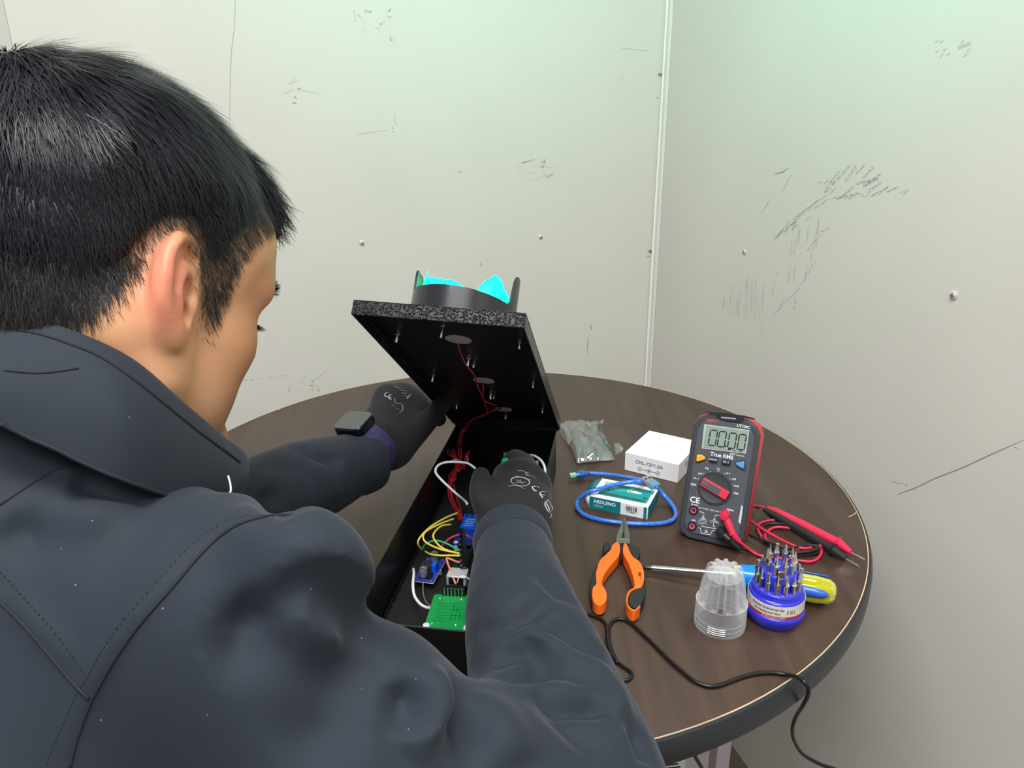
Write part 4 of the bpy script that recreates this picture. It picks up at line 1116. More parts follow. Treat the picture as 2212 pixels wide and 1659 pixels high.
ppoly([(730, 540), (858, 552), (898, 595), (905, 660), (880, 725), (835, 730), (788, 678), (750, 590)], .004, .014, 'thumb_guard', m_pk_, .003)
ppoly([(402, 600), (398, 545), (430, 506), (478, 516), (508, 572), (470, 618), (412, 655)], .004, .014, 'thumb_guard', m_pk_, .003)
for k in range(4):
    ppoly([(885 + k * 1.5, 870 + k * 14), (925, 872 + k * 14), (926, 880 + k * 14), (886, 878 + k * 14)], .0149, .0153, 'moulded_mark', mat('grip_print', '#5a2408', .6), 0, None, False)
ppoly([(908, 940), (932, 944), (926, 952), (916, 950)], .0149, .0153, 'moulded_mark', mat('grip_print', '#5a2408', .6), 0, None, False)

# ------------------------------------------------------------------ screwdriver
sdv = thing('screwdriver', 'slotted screwdriver with a clear yellow and blue handle behind the bit set', 'screwdriver')
s0 = at(1381, 1210, .0145); s1 = at(1585, 1240, .0150); s2 = at(1806, 1283, .0150)
s0[2] = TABLE_Z + .006; s1[2] = TABLE_Z + .0148; s2[2] = TABLE_Z + .0160
ax_ = (s2 - s1) / np.linalg.norm(s2 - s1)
d = s1 - s0
MB().tube([s0 + d * .14, s1], .0030, 14).build('shaft', mat('chrome_shaft', '#d9dcdc', .15, 1), sdv)
MB().tube([s0, s0 + d * .02, s0 + d * .06, s0 + d * .08, s0 + d * .14], [.0006, .0016, .0024, .0028, .0028], 10).build('ground_tip', mat('dark_tip_steel', '#55585a', .3, .9), sdv)
LH = np.linalg.norm(s2 - s1)
sdx = np.cross(ax_, [0, 0, 1]); sdx /= np.linalg.norm(sdx); sdz = np.cross(sdx, ax_)
def hnd(prof, m, nm, seg=28, par=None, flute=0.0):
    v = []; n = len(prof)
    for t_, r in prof:
        for k in range(seg):
            a = 2 * math.pi * k / seg
            r2_ = r * (1 - flute * (0.5 + 0.5 * math.cos(6 * a)) ** 3)
            v.append(s1 + ax_ * LH * t_ + sdx * r2_ * math.cos(a) + sdz * r2_ * math.sin(a))
    f_ = [(i * seg + k, i * seg + (k + 1) % seg, (i + 1) * seg + (k + 1) % seg, (i + 1) * seg + k) for i in range(n - 1) for k in range(seg)]
    f_ += [tuple(range(seg))[::-1], tuple(range((n - 1) * seg, n * seg))]
    return MB().add(v, f_).build(nm, m, par or sdv, 50)
m_yel = mat('clear_yellow_acetate', '#c9c400', .10, trans=.35, ior=1.46)
hnd([(.0, .0095), (.03, .0110), (.12, .0112), (.20, .0128), (.32, .0125), (.36, .0136), (.80, .0142), (.93, .0128), (.98, .0095), (1.0, .0050)], m_yel, 'handle', 36, None, .10)
hnd([(.06, .0114), (.12, .0118), (.20, .0132), (.31, .0130), (.345, .0137)], mat('handle_blue', '#0d86e8', .25, coat=.3), 'blue_collar')
_v = CAM - (s1 + s2) / 2; _a0 = math.atan2(_v @ sdz, _v @ sdx)
for k in range(3):
    a = _a0 - .25 + 2 * math.pi * k / 3
    cdir = sdx * math.cos(a) + sdz * math.sin(a); tdir = -sdx * math.sin(a) + sdz * math.cos(a)
    v = []
    for t_, wv in ((.37, .0042), (.5, .0048), (.8, .0048), (.88, .0038), (.92, .0012)):
        for s_ in (-1, 0, 1):
            v.append(s1 + ax_ * LH * t_ + cdir * (.01375 - .0006 * abs(s_) + .0004 * (t_ > .4)) + tdir * wv * s_)
    f_ = [(i * 3 + j, i * 3 + j + 1, (i + 1) * 3 + j + 1, (i + 1) * 3 + j) for i in range(4) for j in range(2)]
    o = MB().add(v, f_).build('blue_flute', mat('flute_blue', '#2f62c4', .25, coat=.3), sdv, 60)
    sl = o.modifiers.new('t', 'SOLIDIFY'); sl.thickness = .001

# ------------------------------------------------------------------ bit holder, its bits and its clear cap
bcn = np.array([0.2520, 0.6215])
bs_ = thing('bit_holder', 'round blue bit holder with a white and red printed label', 'bit holder', (bcn[0], bcn[1], TABLE_Z))
bs_.scale = (1, 1, 1.13)
m_bb = mat('blue_holder_plastic', '#2b2fc0', .3, coat=.3)
MB().lathe([(.0225, 0), (.0235, .001), (.0272, .0075), (.0280, .010), (.0278, .0125), (.0262, .0140)], 56).build('foot', m_bb, bs_, 50)
MB().lathe([(.0262, .0140), (.0262, .0262), (.0252, .0275), (.0238, .0285), (.0240, .0292), (.0236, .0300), (.0232, .0312), (.0236, .0318), (.0230, .0330), (.0222, .0338), (.0, .0338)], 56).build('body', m_bb, bs_, 50)
lab = MB().lathe([(.02645, .0142), (.02645, .0262)], 56).build('label_band', mat('aged_label', '#d7d2c6', .5, noise=(60, .05)), bs_)
MB().lathe([(.02655, .0140), (.02655, .0166)], 56).build('red_label_stripe', mat('label_red', '#b5352f', .5), lab)
def curved_text(body, size, m, r, z, a0):
    o = text_part('label_text', body, size, m, lab, Matrix.Identity(4), 'CENTER')
    for vtx in o.data.vertices:
        a = math.radians(a0) + vtx.co.x / r; zz = vtx.co.y; dz = vtx.co.z
        vtx.co = ((r + dz) * math.cos(a), (r + dz) * math.sin(a), z + zz)
cam_a = math.degrees(math.atan2(-bcn[1], -bcn[0]))
curved_text('Precision Screwdriver Set', .0030, m_ink, .0266, .0232, cam_a - 14)
curved_text('for mending small items', .0026, m_ink, .0266, .0194, cam_a - 14)
curved_text('|| | ||| || | || ||| | || | ||| || |', .0022, mat('label_white_print', '#f0e6e0', .5), .0267, .0153, cam_a)
curved_text('|| ||| |', .0040, m_ink, .0266, .0215, cam_a + 34)
MB().lathe([(.0165, .0338), (.0165, .0470), (.0155, .0480), (0, .0480)], 48).build('upper_tier', m_bb, bs_, 50)
m_bit = mat('bit_chrome', '#d9d8d6', .16, 1)
bit_kinds = []
for kind in range(3):
    if kind == 0: prof = [(.0017, 0), (.0017, .0105), (.0022, .0112), (.0012, .0135), (.0011, .0180), (.0002, .0198)]
    elif kind == 1: prof = [(.0017, 0), (.0017, .0100), (.0023, .0108), (.0013, .0130), (.0013, .0192)]
    else: prof = [(.0017, 0), (.0017, .0095), (.0024, .0105), (.0014, .0120), (.0006, .0175), (.0001, .0215)]
    mb_ = MB().lathe(prof, 10)
    o = mb_.build('screwdriver_bit', m_bit, None, 30)
    bit_kinds.append(o.data); bpy.data.objects.remove(o)
kid = 0
def add_bit(ang, r, z, kind, label, group, sc=1.0):
    o = bpy.data.objects.new('screwdriver_bit', bit_kinds[kind]); COL.objects.link(o)
    o.location = (bcn[0] + r * math.cos(ang), bcn[1] + r * math.sin(ang), TABLE_Z + z * 1.13)
    o.scale = (1.32, 1.32, 1.08); o.rotation_euler = (0, 0, ang)
    tag(o, label, 'bit', group)
for k in range(15):
    add_bit(2 * math.pi * (k + .3) / 15, .0195, .0328, (0, 1, 2, 0, 1)[k % 5], 'chrome screwdriver bit standing in the outer ring of the blue holder', 'bits in the outer ring')
for k in range(10):
    add_bit(2 * math.pi * (k + .5) / 10, .0125, .0470, (2, 0, 1)[k % 3], 'chrome screwdriver bit standing in the raised inner ring of the blue holder', 'bits in the inner ring')
o = thing('flat_driver_bit', 'wide flat brassy bit standing in the middle front of the blue holder', 'bit', (bcn[0] - .004, bcn[1] - .0145, TABLE_Z + .0380))
MB().lathe([(.0022, 0), (.0022, .013), (.0030, .015)], 6).build('bit_shank', m_bit, o)
MB().box((0, 0, .0185), (.0064, .0020, .0085)).build('bit_blade', mat('brassy_bit', '#b8a48a', .25, 1), o, bevel=.0004)

ccn = np.array([0.1972, 0.6115])
cap = thing('clear_cap', 'clear plastic ribbed cap standing upside down left of the blue bit holder', 'cap', (ccn[0], ccn[1], TABLE_Z))
m_clear = bpy.data.materials.new('clear_acrylic'); m_clear.use_nodes = True
nt = m_clear.node_tree; pb = nt.nodes['Principled BSDF']; outn = nt.nodes['Material Output']
pb.inputs['Base Color'].default_value = (.96, .96, .97, 1); pb.inputs['Roughness'].default_value = .06; pb.inputs['Transmission Weight'].default_value = .0; pb.inputs['Specular IOR Level'].default_value = .8
trn = nt.nodes.new('ShaderNodeBsdfTransparent'); trn.inputs[0].default_value = (.93, .94, .95, 1)
lw = nt.nodes.new('ShaderNodeLayerWeight'); lw.inputs[0].default_value = .30
mrn = nt.nodes.new('ShaderNodeMapRange'); mrn.inputs[3].default_value = .02; mrn.inputs[4].default_value = .78
mxn = nt.nodes.new('ShaderNodeMixShader')
nt.links.new(lw.outputs['Facing'], mrn.inputs[0]); nt.links.new(mrn.outputs[0], mxn.inputs[0])
nt.links.new(trn.outputs[0], mxn.inputs[1]); nt.links.new(pb.outputs[0], mxn.inputs[2]); nt.links.new(mxn.outputs[0], outn.inputs[0])
def rib_shell(prof, seg, nm, depth, nr=10, par=None):
    v = []
    for r, z, dpt in prof:
        for k in range(seg):
            a = 2 * math.pi * k / seg
            g = (0.5 + 0.5 * math.cos(nr * a)); g = 1 / (1 + math.exp(-(g - .5) * 9))
            rr2 = r - dpt * depth * (1 - g)
            v.append(np.array([rr2 * math.cos(a), rr2 * math.sin(a), z]))
    n = len(prof)
    f_ = [(i * seg + k, i * seg + (k + 1) % seg, (i + 1) * seg + (k + 1) % seg, (i + 1) * seg + k) for i in range(n - 1) for k in range(seg)]
    f_.append(tuple(range((n - 1) * seg, n * seg)))
    o = MB().add(v, f_).build(nm, m_clear, par or cap, 70)
    return o
rib_shell([(.0240, 0, 0), (.0242, .004, 0), (.0240, .014, 0), (.0238, .0265, 0), (.0236, .0272, 0), (.0228, .0275, 1), (.0222, .033, 1), (.0206, .045, 1), (.0180, .056, 1), (.0165, .0615, 1), (.0150, .0630, 1)], 160, 'shell', .0042)
MB().lathe([(.0222, .0), (.0222, .0265), (.0195, .0300), (.0160, .0540), (.0, .0545)], 64).build('inner_wall', m_clear, cap, 30)
for z_, r_ in ((.0008, .0232), (.0062, .0238), (.0115, .0236), (.0268, .0236)):
    MB().tube([np.array([r_ * math.cos(a), r_ * math.sin(a), z_]) for a in np.linspace(0, 2 * math.pi, 49)], .0005, 6, False).build('thread_ridge', m_clear, cap)
ca_ = math.atan2(-ccn[1], -ccn[0])
for z_ in (.0105, .0085, .0062, .0042):
    MB().tube([np.array([.0244 * math.cos(ca_ + t_), .0244 * math.sin(ca_ + t_), z_]) for t_ in np.linspace(-.42, .25, 9)], .00035, 5).build('moulded_line', mat('frosted_white', '#e8eaec', .4), cap)

# ------------------------------------------------------------------ black power cord
c6 = lambda cx, cy, z: at(1250 + cx * .29385, 1250 + cy * .29385, z)
pc = thing('adapter_cable', 'thin black adapter cable snaking over the table edge beside the right sleeve', 'cable')
m_cord = mat('black_cord', '#161517', .3)
ptsA = [c6(70, 260, .0022), c6(140, 285, .0022), (c6(195, 325, .0022)), c6(212, 380, .0045), c6(212, 450, .0050), c6(225, 520, .0040), c6(260, 590, .0022), c6(320, 640, .0022), c6(378, 680, .0022), c6(392, 712, .0022), c6(365, 742, .0022), c6(318, 747, .0022)]
MB().tube(spline(ptsA, 10), .0017, 8).build('cord_end', m_cord, pc, 180)
pp = [(285, 620), (240, 520), (222, 440), (222, 370), (250, 312), (310, 296), (380, 326), (500, 432), (640, 572), (760, 682), (860, 758), (960, 790), (1050, 780), (1150, 742), (1280, 702), (1400, 690), (1500, 700)]
ptsB = [c6(x, y, .0022) for x, y in pp]
dp0 = float((c6(1500, 700, .0022) - CAM) @ FW)
ptsB += [c6(1575, 715, .0050), deep(1250 + 1640 * .29385, 1250 + 745 * .29385, dp0 - .020)]
for (cx, cy, dd_) in ((1688, 800, -.022), (1686, 860, -.012), (1650, 930, .010), (1600, 1010, .05), (1572, 1100, .075), (1585, 1190, .10), (1650, 1290, .12), (1780, 1365, .13), (1900, 1405, .135), (2300, 1540, .15)):
    ptsB.append(deep(1250 + cx * .29385, 1250 + cy * .29385, dp0 + dd_))
MB().tube(spline(ptsB, 10), .0019, 8).build('cord', m_cord, pc, 180)
pc2 = thing('floor_cable', 'short stretch of black cable hanging before the white carton under the table', 'cable')
MB().tube(spline([deep(1490, 1600, .80), deep(1503, 1636, .83), deep(1516, 1659, .86), deep(1545, 1720, .95), deep(1560, 1800, 1.1)], 8), .0022, 8).build('cord', m_cord, pc2, 180)
# ------------------------------------------------------------------ signed distance modelling for soft shapes
class Field:
    def __init__(s, lo, hi, h):
        s.lo = np.asarray(lo, float); s.h = h
        s.n = np.ceil((np.asarray(hi, float) - s.lo) / h).astype(int) + 1
        s.f = np.full(tuple(s.n), 1.0, np.float32)
    def _reg(s, lo, hi):
        a = np.maximum(0, np.floor((np.asarray(lo) - s.lo) / s.h).astype(int))
        b = np.minimum(s.n, np.ceil((np.asarray(hi) - s.lo) / s.h).astype(int) + 1)
        if np.any(b <= a): return None
        ax = [(s.lo[i] + s.h * np.arange(a[i], b[i])).astype(np.float32) for i in range(3)]
        return (slice(a[0], b[0]), slice(a[1], b[1]), slice(a[2], b[2])), ax[0][:, None, None], ax[1][None, :, None], ax[2][None, None, :]
    def _mix(s, reg, d, k, op):
        a = s.f[reg]
        if op == 'add':
            if k > 0:
                h = np.clip(.5 + .5 * (d - a) / k, 0, 1); s.f[reg] = d * (1 - h) + a * h - k * h * (1 - h)
            else: s.f[reg] = np.minimum(a, d)
        else:
            d = -d
            if k > 0:
                h = np.clip(.5 - .5 * (d - a) / k, 0, 1); s.f[reg] = d * (1 - h) + a * h + k * h * (1 - h)
            else: s.f[reg] = np.maximum(a, d)
    def cone(s, a, b, ra, rb, k=.02, op='add'):
        a = np.asarray(a, float); b = np.asarray(b, float); m = max(ra, rb) + k + 4 * s.h
        r = s._reg(np.minimum(a, b) - m, np.maximum(a, b) + m)
        if r is None: return s
        reg, X, Y, Z = r
        d = b - a; L2 = float(d @ d) + 1e-12
        t = np.clip(((X - a[0]) * d[0] + (Y - a[1]) * d[1] + (Z - a[2]) * d[2]) / L2, 0, 1)
        q = np.sqrt((X - a[0] - t * d[0]) ** 2 + (Y - a[1] - t * d[1]) ** 2 + (Z - a[2] - t * d[2]) ** 2) - (ra + (rb - ra) * t)
        s._mix(reg, q.astype(np.float32), k, op); return s
    def chain(s, pts, rad, k=.02, op='add', n=4):
        # a smooth tapering tube: the whole tube first, then one blend with the rest
        if len(pts) > 2:
            Q = spline([np.concatenate([np.asarray(p, float), [r]]) for p, r in zip(pts, rad)], n)
        else:
            Q = [np.concatenate([np.asarray(p, float), [r]]) for p, r in zip(pts, rad)]
        Q = np.array(Q); m = Q[:, 3].max() + k + 4 * s.h
        r = s._reg(Q[:, :3].min(0) - m, Q[:, :3].max(0) + m)
        if r is None: return s
        reg, X, Y, Z = r
        best = None
        for a, b in zip(Q[:-1], Q[1:]):
            d = (b - a)[:3]; L2 = float(d @ d) + 1e-12
            t = np.clip(((X - a[0]) * d[0] + (Y - a[1]) * d[1] + (Z - a[2]) * d[2]) / L2, 0, 1)
            q = np.sqrt((X - a[0] - t * d[0]) ** 2 + (Y - a[1] - t * d[1]) ** 2 + (Z - a[2] - t * d[2]) ** 2) - (a[3] + (b[3] - a[3]) * t)
            best = q if best is None else np.minimum(best, q)
        s._mix(reg, best.astype(np.float32), k, op); return s
    def ell(s, c, R, rad, k=.02, op='add'):
        c = np.asarray(c, float); rad = np.asarray(rad, float); R = np.asarray(R, float)
        ext = np.sqrt(((R * rad) ** 2).sum(1)) + k + 4 * s.h
        r = s._reg(c - ext, c + ext)
        if r is None: return s
        reg, X, Y, Z = r
        P = [(X - c[0]) * R[0, i] + (Y - c[1]) * R[1, i] + (Z - c[2]) * R[2, i] for i in range(3)]
        k0 = np.sqrt(sum((P[i] / rad[i]) ** 2 for i in range(3)))
        k1 = np.sqrt(sum((P[i] / rad[i] ** 2) ** 2 for i in range(3))) + 1e-9
        s._mix(reg, (k0 * (k0 - 1) / k1).astype(np.float32), k, op); return s
    def custom(s, lo, hi, fn, k=.0, op='add'):
        r = s._reg(lo, hi)
        if r is None: return s
        reg, X, Y, Z = r
        s._mix(reg, fn(X, Y, Z).astype(np.float32), k, op); return s
    def mesh(s):
        """naive surface nets"""
        f = s.f; n = s.n
        neg = f < 0
        cs = np.zeros(tuple(n - 1), np.int8)
        for dx in (0, 1):
            for dy in (0, 1):
                for dz in (0, 1):
                    cs += neg[dx:n[0] - 1 + dx, dy:n[1] - 1 + dy, dz:n[2] - 1 + dz]
        act = (cs > 0) & (cs < 8)
        I = np.argwhere(act)
        idx = np.full(tuple(n - 1), -1, np.int32); idx[act] = np.arange(len(I))
        acc = np.zeros((len(I), 3)); cnt = np.zeros(len(I))
        for axis in range(3):
            o1, o2 = [i for i in range(3) if i != axis]
            for u in (0, 1):
                for w in (0, 1):
                    p = I.copy(); p[:, o1] += u; p[:, o2] += w
                    q = p.copy(); q[:, axis] += 1
                    fa = f[p[:, 0], p[:, 1], p[:, 2]]; fb = f[q[:, 0], q[:, 1], q[:, 2]]
                    c = (fa < 0) != (fb < 0)
                    t = np.where(c, fa / np.where(c, fa - fb, 1), 0)
                    pt = p.astype(float); pt[:, axis] += t
                    acc[c] += pt[c]; cnt[c] += 1
        V_ = s.lo + s.h * acc / cnt[:, None]
        F_ = []
        for axis in range(3):
            o1, o2 = [(1, 2), (2, 0), (0, 1)][axis]
            sl0 = [slice(None)] * 3; sl1 = [slice(None)] * 3
            sl0[axis] = slice(0, n[axis] - 1); sl1[axis] = slice(1, n[axis])
            a, b = neg[tuple(sl0)], neg[tuple(sl1)]
            E = np.argwhere(a != b)
            E = E[(E[:, o1] > 0) & (E[:, o2] > 0) & (E[:, o1] < n[o1] - 1) & (E[:, o2] < n[o2] - 1)]
            d = a[E[:, 0], E[:, 1], E[:, 2]]
            def g(i, j):
                q = E.copy(); q[:, o1] -= i; q[:, o2] -= j
                return idx[q[:, 0], q[:, 1], q[:, 2]]
            quad = np.stack([g(1, 1), g(0, 1), g(0, 0), g(1, 0)], 1)
            quad[~d] = quad[~d][:, ::-1]
            F_.append(quad)
        F_ = np.concatenate(F_)
        F_ = F_[(F_ >= 0).all(1)]
        return V_, F_

def smooth_mesh(V_, F_, it=2, lam=.5):
    e = np.concatenate([F_[:, [0, 1]], F_[:, [1, 2]], F_[:, [2, 3]], F_[:, [3, 0]]])
    for k in range(it):
        for l in (lam, -lam * 1.04):
            s_ = np.zeros_like(V_); c_ = np.zeros(len(V_))
            np.add.at(s_, e[:, 0], V_[e[:, 1]]); np.add.at(s_, e[:, 1], V_[e[:, 0]])
            np.add.at(c_, e[:, 0], 1); np.add.at(c_, e[:, 1], 1)
            V_ = V_ + l * (s_ / np.maximum(1, c_)[:, None] - V_)
    return V_
def vnormals(V_, F_):
    n = np.cross(V_[F_[:, 2]] - V_[F_[:, 0]], V_[F_[:, 3]] - V_[F_[:, 1]])
    out = np.zeros_like(V_)
    for i in range(4): np.add.at(out, F_[:, i], n)
    return out / (np.linalg.norm(out, axis=1)[:, None] + 1e-12)
def poly_dist(V_, pts):
    pts = np.asarray(pts); best = np.full(len(V_), 9.0)
    for a, b in zip(pts[:-1], pts[1:]):
        d = b - a; t = np.clip(((V_ - a) @ d) / (d @ d + 1e-12), 0, 1)
        best = np.minimum(best, np.linalg.norm(V_ - a - t[:, None] * d, axis=1))
    return best
def np_obj(name, V_, F_, material, parent=None, subsurf=0):
    me = bpy.data.meshes.new(name)
    me.vertices.add(len(V_)); me.vertices.foreach_set('co', V_.astype(np.float32).ravel())
    k = F_.shape[1]
    me.loops.add(len(F_) * k); me.loops.foreach_set('vertex_index', F_.astype(np.int32).ravel())
    me.polygons.add(len(F_)); me.polygons.foreach_set('loop_start', np.arange(0, len(F_) * k, k, dtype=np.int32))
    me.polygons.foreach_set('use_smooth', np.ones(len(F_), bool))
    me.update(calc_edges=True); me.validate()
    me.materials.append(material)
    o = bpy.data.objects.new(name, me); COL.objects.link(o)
    if parent is not None: o.parent = parent
    if subsurf:
        s_ = o.modifiers.new('sub', 'SUBSURF'); s_.levels = subsurf; s_.render_levels = subsurf
    return o
def vcol(o, cols, name='tone'):
    at_ = o.data.attributes.new(name, 'FLOAT_COLOR', 'POINT')
    at_.data.foreach_set('color', np.concatenate([cols, np.ones((len(cols), 1))], 1).astype(np.float32).ravel())

# ------------------------------------------------------------------ the person: head frame x forward, y left, z up
HP = np.array([-0.2539, 0.4689, 1.1093]); HS = 0.979
def head_rot(yaw, pit, rol):
    F = np.array([math.sin(yaw), math.cos(yaw), 0]); Rr = np.array([math.cos(yaw), -math.sin(yaw), 0]); Z = np.array([0, 0, 1.0])
    F2 = F * math.cos(pit) - Z * math.sin(pit); Z2 = Z * math.cos(pit) + F * math.sin(pit)
    R2 = Rr * math.cos(rol) - Z2 * math.sin(rol); Z3 = Z2 * math.cos(rol) + Rr * math.sin(rol)
    return np.stack([F2, -R2, Z3], 1)
HR = head_rot(math.radians(34.8), math.radians(21.5), math.radians(-7.7))
def hw(p): return HP + HR @ (np.asarray(p, float) * HS)
def hloc(P): return ((np.asarray(P) - HP) @ HR) / HS
NECK_B = np.array([-0.292, 0.452, 0.955])

# head is modelled in its own frame (metres, before scale), neck base brought into that frame
nb = hloc(NECK_B)
fld = Field((-.125, -.118, -.215), (.135, .095, .145), .0017)
I3 = np.eye(3)
fld.ell((-.010, 0, .046), I3, (.094, .076, .083), .0)
fld.ell((.042, 0, .006), I3, (.058, .061, .088), .03)
fld.cone((.058, -.031, .046), (.058, .031, .046), .033, .033, .03)
for sy in (-1, 1):
    fld.cone((.004, sy * .050, -.046), (.066, sy * .018, -.090), .017, .018, .022)
    fld.cone((.004, sy * .052, -.046), (-.004, sy * .060, -.005), .016, .018, .025)
    fld.ell((.056, sy * .038, -.024), I3, (.027, .020, .024), .02)
    fld.ell((.046, sy * .034, -.058), I3, (.026, .020, .024), .02)
    fld.cone((.087, sy * .012, .020), (.080, sy * .044, .017), .0095, .0085, .020)
    fld.ell((.094, sy * .036, -.001), I3, (.015, .018, .011), .007, 'cut')
    fld.ell((.0745, sy * .033, -.002), I3, (.0125, .0145, .0115), .003)
fld.cone((.070, -.012, -.094), (.070, .012, -.094), .017, .017, .015)
fld.cone((.086, 0, .018), (.108, 0, -.024), .007, .011, .012)
for sy in (-1, 1): fld.ell((.098, sy * .011, -.028), I3, (.011, .008, .008), .006)
fld.ell((.088, 0, -.052), I3, (.012, .022, .006), .006)
fld.ell((.087, 0, -.062), I3, (.011, .019, .006), .005)
# neck: column plus the strap muscle behind the jaw
fld.chain([np.array([-.030, 0, -.02]), np.array([-.014, .004, -.085]), nb], [.056, .050, .040], .03)
fld.cone((-.018, -.052, -.020), nb * .8 + np.array([.03, -.01, 0]), .016, .020, .022)
# right and left ears
def ear(sy):
    # a: backwards along the ear, b: up, c: outwards from the head
    tb = math.radians(34)
    A = np.array([-math.cos(tb), sy * math.sin(tb), 0.0]); A = A * 1.0
    B = np.array([-0.16, sy * .05, 1.0]); B -= A * (A @ B); B /= np.linalg.norm(B)
    C = np.cross(A, B); C = C if C[1] * sy > 0 else -C
    O = np.array([.008, sy * .0705, -.002])
    P = lambda a, b, c=0.0: O + A * a + B * b + C * c
    # thin shell of the auricle
    shell = [(.012, .016), (.016, .002), (.011, -.012)]
    for (a, b), r in zip(shell, ((.017, .018), (.016, .018), (.011, .014))):
        fld.ell(P(a, b, -.001), np.stack([A, B, C], 1), (r[0], r[1], .0046), .010)
    # helix
    hx = [(.000, .004, .001), (-.004, .014, .003), (-.003, .026, .004), (.004, .0335, .004), (.013, .0350, .003), (.0215, .031, .003), (.0275, .022, .002), (.0290, .010, .002), (.0270, -.003, .001), (.0215, -.012, .0), (.0150, -.0185, .0)]
    hr = [.0026, .0032, .0036, .0038, .0039, .0039, .0038, .0036, .0034, .0034, .0040]
    fld.chain([P(*q) for q in hx], hr, .0035)
    # lobe
    fld.ell(P(.0085, -.0205, .0), np.stack([A, B, C], 1), (.0078, .0092, .0046), .006)
    # scapha and concha hollows, antihelix ridge between them
    fld.chain([P(.004, .024, .0055), P(.013, .0265, .0055), P(.0205, .019, .0055), P(.0215, .006, .0055)], [.0034, .0036, .0034, .0028], .003, 'cut')
    fld.ell(P(.008, .0035, .0055), np.stack([A, B, C], 1), (.0085, .0095, .0070), .003, 'cut')
    fld.ell(P(.0075, -.0085, .0050), np.stack([A, B, C], 1), (.0065, .0070, .0060), .003, 'cut')
    fld.chain([P(.008, .0165, .003), P(.0155, .010, .0035), P(.0165, -.003, .003), P(.0115, -.0145, .0025)], [.0022, .0027, .0027, .0028], .003)
    fld.ell(P(-.0035, -.004, .0030), np.stack([A, B, C], 1), (.0045, .0060, .0040), .003)
    fld.ell(P(.0035, -.0045, -.0025), np.stack([A, B, C], 1), (.0036, .0045, .0070), .002, 'cut')
    return P
earP = ear(-1); ear(1)
Vh, Fh = fld.mesh()
Vh = smooth_mesh(Vh, Fh, 2)
head_local = Vh.copy()
skin_m = bpy.data.materials.new('skin'); skin_m.use_nodes = True
nt = skin_m.node_tree; pb = nt.nodes['Principled BSDF']
atn = nt.nodes.new('ShaderNodeAttribute'); atn.attribute_name = 'tone'
tcn = nt.nodes.new('ShaderNodeTexCoord'); nn = nt.nodes.new('ShaderNodeTexNoise'); nn.inputs['Scale'].default_value = 60; nn.inputs['Detail'].default_value = 6
mrn = nt.nodes.new('ShaderNodeMapRange'); mrn.inputs[3].default_value = .86; mrn.inputs[4].default_value = 1.12
mul = nt.nodes.new('ShaderNodeMix'); mul.data_type = 'RGBA'; mul.blend_type = 'MULTIPLY'; mul.inputs[0].default_value = 1.0
nt.links.new(tcn.outputs['Object'], nn.inputs['Vector']); nt.links.new(nn.outputs['Fac'], mrn.inputs[0])
nt.links.new(atn.outputs['Color'], mul.inputs[6]); nt.links.new(mrn.outputs[0], mul.inputs[7]); nt.links.new(mul.outputs[2], pb.inputs['Base Color'])
n3 = nt.nodes.new('ShaderNodeTexNoise'); n3.inputs['Scale'].default_value = 700
bpn = nt.nodes.new('ShaderNodeBump'); bpn.inputs['Strength'].default_value = .12; bpn.inputs['Distance'].default_value = .0006
nt.links.new(tcn.outputs['Object'], n3.inputs['Vector']); nt.links.new(n3.outputs['Fac'], bpn.inputs['Height']); nt.links.new(bpn.outputs[0], pb.inputs['Normal'])
pb.inputs['Roughness'].default_value = .48; pb.inputs['Subsurface Weight'].default_value = .18
pb.inputs['Subsurface Radius'].default_value = (1.0, .35, .2); pb.inputs['Subsurface Scale'].default_value = .005

person = np_obj('person', HP + (Vh * HS) @ HR.T, Fh, skin_m)
tag(person, 'person in a navy jacket and black gloves leaning over the open black box', 'person')

# hair coverage in head coordinates: 1 = full hair, 0 = bare skin
def sstep(a, b, x): return np.clip((x - a) / (b - a), 0, 1) ** 2 * (3 - 2 * np.clip((x - a) / (b - a), 0, 1))
def hairline(P):
    """height of the lower hair edge at the point's place round the head"""
    x, y = P[:, 0], np.abs(P[:, 1])
    # control points (x, z) along the side of the head, nape to forehead
    cx = np.array([-.12, -.075, -.055, -.042, -.035, -.028, -.0173, -.012, .004, .0115, .0165, .026, .033, .038, .041, .043, .046, .0526, .061, .080, .10])
    cz = np.array([-.032, -.030, -.027, -.018, -.006, .006, .018, .024, .030, .022, .006, -.010, -.018, -.018, -.002, .016, .026, .038, .045, .058, .067])
    return np.interp(x, cx, cz)
def coverage(P):
    return sstep(-.006, .016, P[:, 2] - hairline(P))
cov = coverage(head_local)
x, y, z = head_local.T
base = np.array(hexc('#d09a70')); red = np.array(hexc('#d67f66')); pale = np.array(hexc('#dcab82')); stub = np.array(hexc('#5d4a40')); dk = np.array(hexc('#b57d57'))
cols = np.tile(base, (len(Vh), 1))
ed = np.exp(-(((x + .012) / .020) ** 2 + ((np.abs(y) - .088) / .016) ** 2 + ((z - .0) / .034) ** 2))
cols += (red - cols) * np.clip(ed * 1.2, 0, .9)[:, None]
fr = sstep(.03, .075, x) * sstep(-.03, -.0, -z)
cols += (dk - cols) * (.55 * sstep(.035, .08, x))[:, None]
beard = np.exp(-((z + .065) / .030) ** 2) * sstep(.0, .05, x) * .25
cols += (stub - cols) * beard[:, None]
cols += (pale - cols) * (.35 * np.exp(-((x + .01) / .04) ** 2 - ((z + .05) / .04) ** 2))[:, None]
notear = 1 - np.clip(ed * 2.0, 0, 1)
earm = ((x + .010) / .026) ** 2 + ((np.abs(y) - .090) / .017) ** 2 + ((z - .002) / .040) ** 2 < 1
notear[earm] = 0
hl_ = z - hairline(head_local); stub2 = np.array(hexc('#2b2523'))
